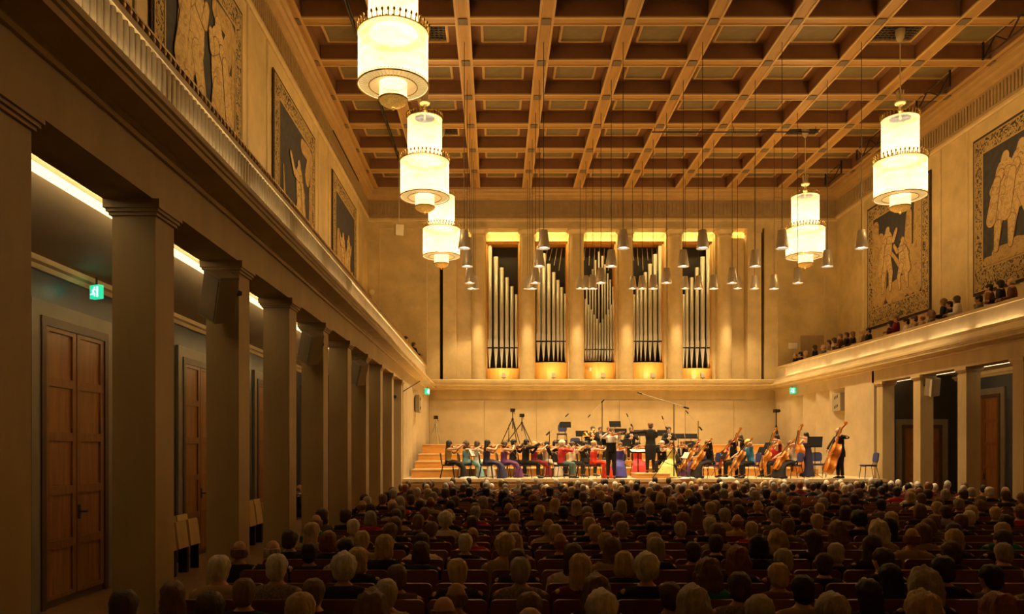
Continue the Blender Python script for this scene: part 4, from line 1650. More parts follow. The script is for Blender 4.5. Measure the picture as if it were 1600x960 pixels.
class Fig:
    """joint positions of one person in the person's own frame: facing +y, feet on z = 0"""

    def __init__(s, pose='sit', k=1.0, lean=0.0, yaw=0.0, pitch=0.0, roll=0.0, lh=None, rh=None, le=None, re=None, knees=.13, feet=None, twist=0.0):
        s.k, s.pose = k, pose
        if pose == 'low':      # sunk into a theatre seat
            s.pose = pose = 'sit'
            s.pel = Vector((0, 0, .43))
            up = Vector((0, math.sin(lean), math.cos(lean)))
            s.chest = s.pel + up * .29
            s.neck = s.pel + up * .485
            s.sh = .440
            s.knee = [Vector((e * .12, .40, .43)) for e in (-1, 1)]
            s.ank = [Vector((e * .12, .38, .09)) for e in (-1, 1)]
        elif pose == 'sit':
            s.pel = Vector((0, 0, .54))
            up = Vector((0, math.sin(lean), math.cos(lean)))
            s.chest = s.pel + up * .32
            s.neck = s.pel + up * .525
            s.sh = .478
            s.knee = [Vector((e * knees, .44, .50)) for e in (-1, 1)]
            s.ank = [Vector((e * (knees + .01), .42, .09)) for e in (-1, 1)]
            if feet:
                s.ank = [Vector(f) for f in feet]
        else:
            s.pel = Vector((0, 0, .93))
            up = Vector((0, math.sin(lean), math.cos(lean)))
            s.chest = s.pel + up * .34
            s.neck = s.pel + up * .54
            s.sh = .485
            s.knee = [Vector((e * .10, .03, .50)) for e in (-1, 1)]
            s.ank = [Vector((e * .11, 0, .08)) for e in (-1, 1)]
        s.up = up
        rt = Matrix.Rotation(twist, 3, 'Z')
        s.shd = [s.pel + up * s.sh + rt @ Vector((e * .175, 0, 0)) for e in (-1, 1)]
        s.hip = [s.pel + Vector((e * .085, .01, -.01)) for e in (-1, 1)]
        s.hrot = Matrix.Rotation(yaw, 3, 'Z') @ Matrix.Rotation(-pitch, 3, 'X') @ Matrix.Rotation(roll, 3, 'Y')
        s.head = s.neck + up * .058 + s.hrot @ Vector((0, .022, .095))
        if pose == 'sit':
            dl, dr = Vector((-.12, .30, .60)), Vector((.12, .30, .60))
        else:
            dl, dr = Vector((-.25, .06, .78)), Vector((.25, .06, .78))
        tl = Vector(lh) if lh is not None else dl
        tr = Vector(rh) if rh is not None else dr
        he = Vector(le) if le is not None else Vector((-.5, -.6, -.5))
        hr = Vector(re) if re is not None else Vector((.5, -.6, -.5))
        e0, h0 = ik(s.shd[0], tl, .285, .255, he)
        e1, h1 = ik(s.shd[1], tr, .285, .255, hr)
        s.elb, s.hand = [e0, e1], [h0, h1]

    def body(s, m, full=True, palms=(None, None), curl=(.7, .7), voxel=.016, name='person', legs=True):
        b = MB()
        up = s.up
        b.sweep([s.pel - up * .06, s.pel + up * .04, s.pel + up * .18, s.chest, s.pel + up * .44, s.pel + up * .50, s.neck + up * .02],
                [.13, .155, .128, .15, .15, .10, .055], [.09, .105, .085, .10, .085, .07, .055], (1, 0, 0), 14)
        b.tube([s.neck - up * .03, s.neck + up * .05, s.head - s.hrot @ Vector((0, .01, .05))], [.058, .052, .052], 10)
        hr = s.hrot
        b.ball(s.head + hr @ Vector((0, -.012, .022)), (.075, .095, .093), 16, 12, hr)
        b.ball(s.head + hr @ Vector((0, .018, -.042)), (.060, .070, .072), 14, 10, hr)
        b.ball(s.head + hr @ Vector((0, .050, -.092)), (.030, .028, .022), 10, 8, hr)
        b.tube([s.head + hr @ Vector((0, .082, .014)), s.head + hr @ Vector((0, .106, -.026)), s.head + hr @ Vector((0, .090, -.038))], [.010, .016, .014], 8)
        for e in (-1, 1):
            b.ball(s.head + hr @ Vector((e * .077, -.004, -.012)), (.013, .022, .034), 8, 6, hr)
            b.ball(s.head + hr @ Vector((e * .030, .070, .034)), (.026, .014, .010), 8, 6, hr)
        for i in (0, 1):
            b.tube([s.shd[i] * .6 + s.neck * .4 - up * .04, s.shd[i], (s.shd[i] + s.elb[i]) / 2, s.elb[i]], [.06, .056, .046, .038], 10)
            b.tube([s.elb[i], s.elb[i] * .6 + s.hand[i] * .4, s.hand[i]], [.038, .037, .024], 10)
            if legs:
                b.tube([s.hip[i], (s.hip[i] + s.knee[i]) / 2, s.knee[i]], [.088, .075, .055], 10)
                b.tube([s.knee[i], s.knee[i] * .65 + s.ank[i] * .35, s.ank[i]], [.053, .052, .034], 10)
                f = s.ank[i]
                b.sweep([f + Vector((0, -.05, -.03)), f + Vector((0, .02, -.02)), f + Vector((0, .10, -.05)), f + Vector((0, .17, -.062))], [.028, .036, .042, .026], [.03, .04, .026, .014], (1, 0, 0), 8)
        x = MB()
        if full:
            for e in (-1, 1):
                x.ball(s.head + hr @ Vector((e * .031, .079, .013)), (.013, .008, .009), 8, 6, hr, 1)
                x.obox(s.head + hr @ Vector((e * .032, .088, .036)), .036, .006, .006, hr, 1)
            x.ball(s.head + hr @ Vector((0, .081, -.063)), (.024, .010, .009), 8, 6, hr, 2)
            for i, pn in enumerate(palms):
                d = (s.hand[i] - s.elb[i]).normalized()
                hand_mesh(x, s.hand[i], d, pn if pn is not None else Vector((0, 0, -1)) if abs(d.z) < .8 else Vector((1 if i == 0 else -1, 0, 0)), curl[i], 1.0, 0, 1 if i == 0 else -1)
        return fused(name, b, m, voxel, None, x, (M['eye'], M['lip']), 2)

    # -------- clothing, each a child
    def torso(s, b, g=.018, bot=-.10, top=.55, shoulders=True):
        up = s.up
        pts, rx, ry = [], [], []
        tab = [(-.12, .150, .115), (-.02, .165, .118), (.08, .150, .105), (.18, .138, .098), (.30, .158, .112), (.40, .165, .105), (.46, .158, .096), (.505, .118, .088), (.53, .075, .075), (.55, .062, .064)]
        for t, a, c in tab:
            if bot - .001 <= t <= top + .001:
                pts.append(s.pel + up * (t * s.sh / .478))
                rx.append(a + g)
                ry.append(c + g)
        b.sweep(pts, rx, ry, (1, 0, 0), 16)
        if shoulders:
            for i in (0, 1):
                b.tube([s.shd[i] * .5 + s.neck * .5 - up * .05, s.shd[i] - up * .005], [.06 + g * .6, .062 + g * .5], 10)

    def sleeves(s, b, g=.014, to=1.0):
        for i in (0, 1):
            if to >= .99:
                b.tube([s.shd[i], (s.shd[i] + s.elb[i]) / 2, s.elb[i], s.elb[i] * .5 + s.hand[i] * .5, s.hand[i] * .97 + s.elb[i] * .03], [.060 + g, .050 + g, .043 + g, .038 + g, .032 + g * .7], 10)
            else:
                e = s.shd[i].lerp(s.elb[i], to)
                b.tube([s.shd[i], e], [.060 + g, .052 + g], 10)

    def jacket(s, m, name='jacket', tails=False, voxel=.017, parent=None, long=True):
        b = MB()
        s.torso(b, .022, -.12)
        s.sleeves(b, .012)
        if s.pose == 'stand':
            b.sweep([s.pel + Vector((0, 0, .02)), s.pel + Vector((0, -.01, -.10)), s.pel + Vector((0, -.01, -.20))], [.185, .19, .185], [.14, .14, .14], (1, 0, 0), 14)
            if tails:
                for e in (-1, 1):
                    b.sweep([s.pel + Vector((e * .07, -.10, .02)), s.pel + Vector((e * .075, -.12, -.25)), s.pel + Vector((e * .07, -.11, -.50))], [.10, .10, .075], [.035, .03, .022], (1, 0, 0), 10)
        else:
            b.sweep([s.pel + Vector((0, -.03, .05)), s.pel + Vector((0, -.06, -.07))], [.175, .175], [.12, .10], (1, 0, 0), 12)
        return fused(name, b, m, voxel, parent)

    def collar(s, m, parent):
        b = MB()
        b.sweep([s.neck - s.up * .02, s.neck + s.up * .03], [.066, .062], [.066, .062], (1, 0, 0), 14)
        f = s.pel + s.up * .40
        b.prism([(f.x - .05, f.z + .12), (f.x + .05, f.z + .12), (f.x + .02, f.z - .16), (f.x - .02, f.z - .16)], 'y', f.y + .08, f.y + .137)
        return b.build('shirt_front', m, parent)

    def trousers(s, m, parent, name='trousers', voxel=.018):
        b = MB()
        b.sweep([s.pel + s.up * .06, s.pel, s.pel - Vector((0, 0, .08))], [.168, .172, .15], [.12, .125, .11], (1, 0, 0), 14)
        for i in (0, 1):
            b.tube([s.hip[i], (s.hip[i] + s.knee[i]) / 2, s.knee[i]], [.105, .092, .075], 10)
            b.tube([s.knee[i], (s.knee[i] + s.ank[i]) / 2, s.ank[i] + Vector((0, 0, .02))], [.075, .067, .058], 10)
        return fused(name, b, m, voxel, parent)

    def shoes(s, m, parent):
        for i in (0, 1):
            b = MB()
            f = s.ank[i]
            b.sweep([f + Vector((0, -.06, -.045)), f + Vector((0, .0, -.03)), f + Vector((0, .10, -.052)), f + Vector((0, .19, -.066))], [.034, .043, .048, .030], [.04, .05, .034, .020], (1, 0, 0), 8)
            b.build('shoe', m, parent)

    def skirt(s, m, parent, name='skirt', flare=1.0, voxel=.022, top=None):
        b = MB()
        if s.pose == 'sit':
            kn = (s.knee[0] + s.knee[1]) / 2
            sp = abs(s.knee[1].x - s.knee[0].x) / 2
            b.sweep([s.pel + Vector((0, -.07, .06)), s.pel + Vector((0, .04, .0)), s.pel + Vector((0, .22, .01)), kn + Vector((0, -.02, .0)), kn + Vector((0, .06, -.12)), kn + Vector((0, .09, -.30)), Vector((kn.x, kn.y + .11, .02))],
                    [.17, .18, sp + .10, sp + .11, sp + .12 * flare, sp + .16 * flare, sp + .20 * flare], [.10, .125, .105, .10, .12 * flare, .15 * flare, .18 * flare], (1, 0, 0), 16)
            b.sweep([s.pel + s.up * .10, s.pel - s.up * .08], [.165, .175], [.12, .13], (1, 0, 0), 14)
        else:
            b.sweep([s.pel + Vector((0, 0, .12)), s.pel, Vector((0, .02, .5)), Vector((0, .03, .02))], [.15, .175, .22 * flare, .30 * flare], [.11, .13, .20 * flare, .28 * flare], (1, 0, 0), 16)
        return fused(name, b, m, voxel, parent)

    def gown(s, m, parent, flare=1.0, strap=False, sleeve=0.0):
        b = MB()
        s.torso(b, .014, -.12, .40 if not strap else .46, False)
        if strap:
            for i in (0, 1):
                b.tube([s.pel + s.up * .40 + Vector(((-1, 1)[i] * .10, .06, 0)), s.shd[i] * .75 + s.neck * .25 + Vector((0, 0, .035)), s.pel + s.up * .40 + Vector(((-1, 1)[i] * .10, -.06, 0))], .03, 6)
        if sleeve:
            s.sleeves(b, .012, sleeve)
        if s.pose == 'sit':
            kn = (s.knee[0] + s.knee[1]) / 2
            sp = abs(s.knee[1].x - s.knee[0].x) / 2
            b.sweep([s.pel + Vector((0, -.07, .06)), s.pel + Vector((0, .04, .0)), s.pel + Vector((0, .22, .01)), kn + Vector((0, -.02, .0)), kn + Vector((0, .06, -.12)), kn + Vector((0, .09, -.30)), Vector((kn.x, kn.y + .11, .02))],
                    [.17, .18, sp + .10, sp + .11, sp + .12 * flare, sp + .16 * flare, sp + .20 * flare], [.10, .125, .105, .10, .12 * flare, .15 * flare, .18 * flare], (1, 0, 0), 16)
        else:
            b.sweep([s.pel + Vector((0, 0, .12)), s.pel, Vector((0, .02, .5)), Vector((0, .03, .02))], [.15, .175, .22 * flare, .30 * flare], [.11, .13, .20 * flare, .28 * flare], (1, 0, 0), 16)
        return fused('gown', b, m, .019, parent)

    def top(s, m, parent, name='top', sleeve=.55, low=False):
        b = MB()
        s.torso(b, .014, -.10, .46 if low else .505)
        if sleeve:
            s.sleeves(b, .012, sleeve)
        return fused(name, b, m, .017, parent)

    def hair(s, style, m, parent, voxel=.016):
        b = MB()
        hr, h = s.hrot, s.head

        def V(x, y, z):
            return h + hr @ Vector((x, y, z))
        disp = (.010, 45)
        if style == 'R':      # thinning: a ring round a bald crown
            for zz, g, a1 in ((.016, .001, 1.6), (-.008, .005, 1.75), (-.032, .006, 1.75), (-.056, .001, 1.5)):
                pts = []
                for i in range(15):
                    a = -PI / 2 + (i - 7) / 7 * a1
                    pts.append(V((.074 + g) * math.cos(a), -.012 + (.090 + g) * math.sin(a), zz))
                b.tube(pts, [.009] + [.018] * 13 + [.009], 8)
            disp = (.004, 50)
        else:
            g = {'S': .010, 'O': .016, 'L': .016, 'C': .030, 'P': .034, 'U': .013}[style]
            b.ball(V(0, -.020, .026), (.081 + g, .096 + g, .084 + g), 18, 12, hr)
            if style == 'S':
                b.ball(V(0, -.050, -.035), (.072 + g, .062 + g, .082), 14, 10, hr)
            elif style == 'O':
                b.sweep([V(0, -.03, .06), V(0, -.035, -.02), V(0, -.035, -.085), V(0, -.03, -.125)], [.085, .106, .110, .096], [.075, .082, .078, .062], hr @ Vector((1, 0, 0)), 14)
            elif style == 'L':
                b.sweep([V(0, -.03, .06), V(0, -.040, -.02), V(0, -.055, -.14), V(0, -.085, -.25), V(0, -.09, -.36)], [.085, .100, .105, .10, .07], [.075, .078, .066, .045, .022], hr @ Vector((1, 0, 0)), 14)
            elif style == 'C':
                b.sweep([V(0, -.03, .07), V(0, -.035, -.02), V(0, -.04, -.11), V(0, -.04, -.17)], [.10, .125, .128, .10], [.09, .098, .09, .066], hr @ Vector((1, 0, 0)), 14)
                disp = (.030, 26)
            elif style == 'P':
                b.ball(V(0, -.045, -.02), (.100, .085, .085), 14, 10, hr)
                disp = (.022, 26)
            elif style == 'U':
                b.ball(V(0, -.055, -.03), (.075, .06, .06), 12, 10, hr)
                b.ball(V(0, -.125, .035), (.045, .042, .045), 12, 10, hr)
                disp = (.008, 40)
        return fused('hair', b, m, voxel, parent, None, (), 2, disp)


# ------------------------------------------------------------------ instruments
def outline(L, W):
    tab = [(0, .0), (.0, .18), (.02, .32), (.07, .43), (.14, .485), (.22, .50), (.30, .47), (.37, .38), (.41, .325), (.46, .29), (.52, .275), (.58, .29), (.62, .33), (.67, .375), (.74, .41), (.81, .405), (.88, .36), (.94, .26), (.975, .15), (1.0, .08)]
    r = [(w * W, t * L) for t, w in tab[1:]]
    return r + [(-x, z) for x, z in reversed(r)]


def make_strings(kind, wood):
    L, W, T, NL, name = {'violin': (.355, .21, .045, .18, 'violin'), 'viola': (.41, .245, .05, .20, 'viola'), 'cello': (.755, .44, .155, .35, 'cello'), 'bass': (1.10, .68, .24, .54, 'double_bass')}[kind]
    o = empty(name)
    ol = outline(L, W)
    if kind == 'bass':   # sloping shoulders
        ol = [((x * (1 - .25 * max(0, (z / L - .8) / .2))), z) for x, z in ol]
    n = len(ol)
    b = MB()
    vs = []
    for y, k in ((-T / 2, .985), (-T / 2 + T * .08, 1.02), (-T / 2 + T * .12, .97), (T / 2 - T * .12, .97), (T / 2 - T * .08, 1.02), (T / 2, .985)):
        vs += [(x * k, y, L / 2 + (z - L / 2) * k) for x, z in ol]
    vs += [(x * .72, T / 2 + T * .16, L / 2 + (z - L / 2) * .8) for x, z in ol]
    vs += [(x * .72, -T / 2 - T * .14, L / 2 + (z - L / 2) * .8) for x, z in ol]
    fs = []
    for r in range(5):
        fs += [(r * n + i, r * n + (i + 1) % n, (r + 1) * n + (i + 1) % n, (r + 1) * n + i) for i in range(n)]
    fs += [(5 * n + i, 5 * n + (i + 1) % n, 6 * n + (i + 1) % n, 6 * n + i) for i in range(n)]
    fs += [(i, 7 * n + i, 7 * n + (i + 1) % n, (i + 1) % n) for i in range(n)]
    b.add(vs, fs, 0, True)
    b.add(vs[6 * n:7 * n], [tuple(range(n))], 0, True)
    b.add(vs[7 * n:8 * n], [tuple(range(n))[::-1]], 0, True)
    b.build('sound_box', wood, o)
    ft = T / 2 + T * .16
    b = MB()
    nw = W * .055
    b.sweep([(0, T * .25, L * .97), (0, T * .30, L + NL * .5), (0, T * .22, L + NL)], [nw * 1.25, nw, nw * .85], [T * .20 + .004, T * .14 + .004, T * .12 + .004], (1, 0, 0), 8)
    # peg box bending back and scroll
    b.sweep([(0, T * .22, L + NL), (0, T * .05, L + NL * 1.18), (0, -T * .12, L + NL * 1.32)], [nw * .95, nw * .8, nw * .6], [nw * 1.1, nw * .9, nw * .8], (1, 0, 0), 8)
    c = Vector((0, -T * .05, L + NL * 1.36))
    rr = nw * 1.5
    b.tube([c + Vector((-nw * .9, 0, 0)), c + Vector((nw * .9, 0, 0))], rr, 12)
    b.tube([c + Vector((-nw * 1.3, 0, 0)), c + Vector((nw * 1.3, 0, 0))], rr * .45, 10)
    b.build('neck', wood, o)
    b = MB()
    for i in range(4):
        e = (-1, 1)[i % 2]
        z = L + NL * (1.06 + .055 * i)
        b.tube([(e * nw * .6, T * .12, z), (e * nw * 2.9, T * .12, z)], nw * .22, 5)
        b.ball((e * nw * 3.2, T * .12, z), (nw * .5, nw * .25, nw * .45), 6, 5)
    b.build('pegs', M['ebony'], o)
    b = MB()
    b.sweep([(0, ft + T * .14 + .008, L * .64), (0, ft + T * .02 + .006, L), (0, ft * .72, L + NL)], [nw * 1.5, nw * 1.25, nw * .85], [.004 + T * .03] * 3, (1, 0, 0), 8)
    b.build('fingerboard', M['ebony'], o)
    b = MB()
    b.sweep([(0, ft + T * .10, .03 * L), (0, ft + T * .16, .3 * L)], [nw * .7, nw * 1.4], [.004 + T * .03] * 2, (1, 0, 0), 8)
    b.build('tailpiece', M['ebony'], o)
    b = MB()
    b.prism([(-nw * 1.6, ft - T * .06), (nw * 1.6, ft - T * .06), (nw * 1.1, ft + T * .30), (-nw * 1.1, ft + T * .30)], 'z', L * .485, L * .485 + T * .06)
    b.build('bridge', M['cream'], o)
    b = MB()
    for i in range(4):
        x = (-1.5 + i) * nw * .45
        b.tube([(x, ft + T * .18, .3 * L), (x, ft + T * .31, .485 * L), (x * .6, ft * .72 + .006, L + NL)], .0012 + W * .002, 4)
    b.build('strings', M['cream'], o)['kind'] = 'stuff'
    b = MB()
    for e in (-1, 1):
        b.tube([(e * W * .14, ft - T * .02, L * .58), (e * W * .175, ft - T * .03, L * .5), (e * W * .21, ft - T * .05, L * .42)], W * .010, 5)
        b.ball((e * W * .13, ft - T * .01, L * .585), W * .018, 6, 5)
        b.ball((e * W * .215, ft - T * .05, L * .415), W * .02, 6, 5)
    b.build('sound_holes', M['ebony'], o)
    if kind in ('cello', 'bass'):
        b = MB()
        b.tube([(0, 0, 0), (0, 0, -(.34 if kind == 'cello' else .16))], .008, 6)
        b.build('endpin', M['darkmetal'], o)
    else:
        b = MB()
        b.ball((-W * .18, ft + .008, L * .07), (W * .20, .012, L * .07), 10, 6)
        b.build('chin_rest', M['ebony'], o)
    return o


def make_bow(L=.73):
    o = empty('bow')
    b = MB()
    b.tube([(0, 0, 0), (0, -.006, L * .5), (0, 0, L - .02), (0, .02, L)], [.006, .005, .0045, .005], 6)
    b.build('stick', M['bowstick'], o)
    b = MB()
    b.box(-.005, .005, .020, .023, .05, L - .005)
    b.build('bow_hair', M['bowhair'], o)
    b = MB()
    b.box(-.007, .007, 0, .024, .02, .07)
    b.build('frog', M['ebony'], o)
    return o


PROTO = {}
GROUPN = {'violin': 'violins of the orchestra', 'viola': 'violins of the orchestra', 'cello': 'cellos of the orchestra', 'bass': 'double basses of the orchestra'}


def proto(key, fn):
    if key not in PROTO:
        PROTO[key] = fn()
        return PROTO[key]
    return copy_tree(PROTO[key])


def frame(zdir, ydir, loc):
    z = Vector(zdir).normalized()
    y = Vector(ydir) - z * Vector(ydir).dot(z)
    y.normalize()
    x = y.cross(z)
    m = Matrix((x, y, z)).transposed().to_4x4()
    m.translation = Vector(loc)
    return m


def put(o, base, local):
    o.matrix_world = base @ local
    return o

# ------------------------------------------------------------------ the orchestra
def C(c):
    return CLOTH[c] if c in CLOTH else M[c]


for nm, c in (('skyblue', (0.22, 0.45, 0.55)), ('purple', (0.14, 0.035, 0.17)), ('gold', (0.42, 0.29, 0.08)), ('scarlet', (0.80, 0.045, 0.012)), ('royal', (0.05, 0.05, 0.34)), ('lemon', (0.78, 0.72, 0.25)),
              ('silver', (0.48, 0.42, 0.36)), ('teal', (0.10, 0.20, 0.23)), ('coral', (0.62, 0.03, 0.03)), ('azure', (0.05, 0.30, 0.62)), ('navygown', (0.025, 0.025, 0.085)), ('plum', (0.09, 0.03, 0.10))):
    M[nm] = mat('cloth_' + nm, c, 0.7, vary=.12, scale=7, bump=.2, bscale=20)
SHOE = mat('black_shoe_leather', (.012, .011, .01), .3)


def dress(f, root, outfit):
    kind = outfit[0]
    if kind == 'gown':
        f.gown(C(outfit[1]), root, *(outfit[2:] or ()))
        return
    if kind == 'suit':
        f.jacket(C('k'), parent=root)
        f.collar(M['white'], root)
        f.trousers(C('k'), root)
    elif kind == 'tails':
        f.jacket(C('k'), 'tailcoat', True, parent=root)
        f.collar(M['white'], root)
        f.trousers(C('k'), root)
    elif kind == 'vest':
        f.top(M['white'], root, 'white_shirt', 1.0)
        b = MB()
        f.torso(b, .026, -.10, .30, False)
        fused('waistcoat', b, C('k'), .018, root)
        f.trousers(C('k'), root)
    elif kind == 'skirt':
        f.top(C(outfit[1]), root, 'top', outfit[3] if len(outfit) > 3 else 0)
        f.skirt(C(outfit[2]), root)
    elif kind == 'trousers':
        f.top(C(outfit[1]), root, 'top', outfit[3] if len(outfit) > 3 else .6)
        f.trousers(C(outfit[2]), root)
    f.shoes(SHOE, root)


def person_at(f, px, Y, ang, skin, hair, style, outfit, label, z=None, group='orchestra musicians', palms=(None, None), k=1.0, dx=0.0):
    x = (px - VX) * Y / F + dx
    z = stage_z(x, Y) if z is None else z
    root = f.body(SKIN[skin], palms=palms)
    f.hair(style, HAIR[hair], root)
    dress(f, root, outfit)
    root.location = (x, Y, z)
    root.rotation_euler = (0, 0, math.radians(ang))
    root.scale = (k, k, k)
    tag(root, label, 'person', group)
    base = Matrix.Translation((x, Y, z)) @ Matrix.Rotation(math.radians(ang), 4, 'Z') @ Matrix.Diagonal((k, k, k, 1))
    return root, base


def violinist(px, Y, ang, hair, style, outfit, label, who, pose='sit', skin=0, z=None, kind='violin', k=1.0, ch='b', phase=.0, lean=.04, yaw=.35):
    zs = 1.015 if pose == 'sit' else 1.415
    up = Vector((0, math.sin(lean), math.cos(lean)))
    oy = lean * .475
    A = Vector((-.065, .115 + oy, zs + .075))
    d = Vector((-.50, .86, .02 + .06 * math.sin(phase * 3))).normalized()
    n = Vector((.25, .15, 1)).normalized()
    s0 = 1.0 if kind == 'violin' else 1.14
    lhp = A + d * (.345 * s0) + Vector((-.01, -.02, -.055))
    Cc = A + d * (.235 * s0) + n * .055
    bd = Vector((.80, .52, -.18 + .22 * math.sin(phase * 5 + 1))).normalized()
    t = .30 + .10 * math.sin(phase * 7)
    rhp = Cc + bd * (t - .02) + Vector((.03, -.07, .02))
    f = Fig(pose, lean=lean, yaw=yaw, pitch=.12, roll=-.12, lh=lhp, rh=rhp, le=(-.2, .1, -1), re=(.8, -.1, -.5))
    root, base = person_at(f, px, Y, ang, skin, hair, style, outfit, label, z, k=k, palms=(-d.cross(Vector((0, 0, 1))), Vector((0, 0, -1))))
    v = proto(kind, lambda: make_strings(kind, M['violinwood']))
    put(v, base, frame(d, n, A))
    tag(v, '%s held by the %s' % (kind, who), kind, GROUPN[kind])
    bw = proto('bow', make_bow)
    put(bw, base, frame(-bd, Vector((0, 0, -1)), Cc + bd * (t + .06)))
    tag(bw, 'thin wooden bow drawn over the %s of the %s' % (kind, who), 'bow', 'bows of the orchestra')
    if pose == 'sit' and ch:
        chair(base.translation.x, base.translation.y, math.radians(ang), '%s chair under the %s' % ('black' if ch == 'b' else 'navy', who), ch, base.translation.z)


def cellist(px, Y, ang, hair, style, outfit, label, who, wood, skin=0, k=1.0, ch='n', lean=.16, tiltx=-.10):
    f0 = Vector((.02, .66, .30))
    top = Vector((-.10, .12, 1.22))
    d = (top - f0).normalized()
    E = f0 + d * .0
    n = Vector((.10, .80, .45))
    S = f0
    lhp = S + d * (.755 + .24) + Vector((-.02, .02, 0))
    Cc = S + d * .44 + Vector((0, .14, .08))
    rhp = Cc + Vector((.34, .02, -.04))
    f = Fig('sit', lean=lean, yaw=.15, pitch=.22, lh=lhp, rh=rhp, le=(-.8, -.1, .15), re=(.7, -.1, .2), knees=.25)
    root, base = person_at(f, px, Y, ang, skin, hair, style, outfit, label, None, k=k, palms=(Vector((.8, -.3, 0)), Vector((0, 0, -1))))
    v = proto('cello_' + wood, lambda: make_strings('cello', M[wood]))
    put(v, base, frame(d, n, S))
    tag(v, '%s cello held by the %s' % ({'cellowood': 'amber', 'cellored': 'red-brown', 'cellodark': 'brown'}[wood], who), 'cello', GROUPN['cello'])
    bw = proto('bow', make_bow)
    put(bw, base, frame(Vector((-1, -.02, .10)), Vector((0, -1, -.4)), rhp + Vector((.04, .01, 0))))
    tag(bw, 'thin wooden bow drawn over the cello of the %s' % who, 'bow', 'bows of the orchestra')
    chair(base.translation.x, base.translation.y, math.radians(ang), '%s chair under the %s' % ('black' if ch == 'b' else 'navy', who), ch, base.translation.z)


def bassist(px, Y, ang, hair, style, outfit, label, who, pose='stand', skin=0, k=1.0, ch=None, z=None, off=(.02, .52), tilt=-.16):
    S = Vector((off[0], off[1], .17))
    d = Vector((-.10, tilt, 1)).normalized()
    n = Vector((.45, 1, .16))
    lhp = S + d * 1.38 + Vector((-.03, .03, 0))
    rhp = S + d * .62 + Vector((.36, .16, .0))
    f = Fig('stand', lean=.10, yaw=.1, pitch=.2, lh=lhp, rh=rhp, le=(-.9, -.1, -.1), re=(.8, -.3, .1))
    root, base = person_at(f, px, Y, ang, skin, hair, style, outfit, label, z, k=k, palms=(Vector((.8, -.3, 0)), Vector((-1, 0, 0))))
    v = proto('bass', lambda: make_strings('bass', M['basswood']))
    put(v, base, frame(d, n, S))
    tag(v, 'large varnished double bass held by the %s' % who, 'double bass', GROUPN['bass'])
    bw = proto('bow', make_bow)
    put(bw, base, frame(Vector((-1, .10, .16)), Vector((0, -1, 0)), rhp + Vector((.03, .02, 0))))
    tag(bw, 'thin wooden bow drawn over the double bass of the %s' % who, 'bow', 'bows of the orchestra')


# first and second violins, left half of the stage
violinist(700, 26.7, -84, 'k', 'L', ('skirt', 'gold', 'k'), 'woman with long black hair in gold top and black skirt, leftmost violinist', 'leftmost violinist', phase=.3, k=.98)
violinist(727, 27.5, -78, 'B', 'C', ('gown', 'skyblue', 1.0, True), 'woman with curly dark hair in a sky blue gown playing the violin', 'violinist in the sky blue gown', phase=1.1, k=.97)
violinist(744, 27.8, -90, 'B', 'O', ('skirt', 'w', 'w', .5), 'woman with straight brown hair in a white blouse playing the violin', 'violinist in the white blouse', phase=2.0, k=.98)
violinist(760, 26.6, -86, 'k', 'L', ('gown', 'navygown', 1.15), 'woman with long black hair in a strapless navy gown playing the violin', 'violinist in the navy gown', phase=.7, k=1.0)
violinist(787, 27.4, -82, 'B', 'O', ('gown', 'purple', 1.1), 'woman with dark hair in a purple gown playing the violin', 'violinist in the purple gown', phase=1.6, k=.97)
violinist(801, 28.3, -95, 'k', 'S', ('suit',), 'man with black hair in a black suit seated behind the purple gown', 'violinist behind the purple gown', phase=2.6, k=1.03)
violinist(821, 26.6, -92, 'k', 'S', ('suit',), 'man with black hair in a black suit, back half turned, front row of violins', 'black-suited front violinist', phase=.2, k=1.02)
violinist(834, 27.9, -85, 'b', 'O', ('gown', 'm'), 'woman in a dark red gown half hidden behind the black-suited front violinist', 'violinist in the dark red gown', phase=1.3, k=.96)
violinist(853, 28.3, -120, 'k', 'O', ('gown', 'silver', .95, True), 'woman with black hair in a long silver gown playing the violin', 'violinist in the silver gown', phase=2.2, k=.97)
violinist(866, 28.6, -110, 'k', 'S', ('suit',), 'man with black hair in a black suit behind the red jacket', 'violinist behind the red jacket', phase=.9)
violinist(877, 26.5, -70, 'w', 'P', ('trousers', 'coral', 'teal', .99), 'woman with pale blond hair in a red jacket, seen from behind', 'violinist in the red jacket', phase=1.8, k=.98, skin=1)
violinist(893, 28.0, -105, 'B', 'U', ('trousers', 'w', 'k', .7), 'woman in a cream blouse and black trousers playing the violin', 'violinist in the cream blouse', phase=.5, k=.96)
violinist(912, 28.7, -100, 'k', 'S', ('suit',), 'musician with black hair in black behind the bright red gown', 'violinist behind the bright red gown', phase=2.4, k=.98)
violinist(927, 26.8, -75, 'b', 'U', ('gown', 'scarlet', 1.15), 'woman in a bright red gown at the front of the stage playing the violin', 'violinist in the bright red gown', phase=1.0, k=.98, yaw=.2)
violinist(968, 27.6, 165, 'm', 'U', ('gown', 'royal', 1.15, True), 'woman in a royal blue gown seated behind the standing soloist', 'violinist in the royal blue gown', kind='viola', phase=.1, k=.95)
violinist(996, 28.9, 178, 'k', 'O', ('gown', 'coral', 1.1, True), 'woman with black hair in a red gown facing the conductor desk', 'violist facing the conductor desk', kind='viola', phase=1.4, k=.97)
violinist(1049, 27.2, 150, 'm', 'O', ('gown', 'lemon', 1.25, True), 'woman in a lemon yellow gown right of the conductor playing the viola', 'violist in the yellow gown', kind='viola', phase=2.1, k=.98)
violinist(1034, 29.1, 160, 'w', 'S', ('suit',), 'white-haired musician in black right behind the conductor', 'white-haired violist', kind='viola', phase=.6)
violinist(1066, 29.1, 150, 'r', 'S', ('suit',), 'auburn-haired musician in black behind the yellow gown', 'auburn-haired violist', kind='viola', phase=1.9)
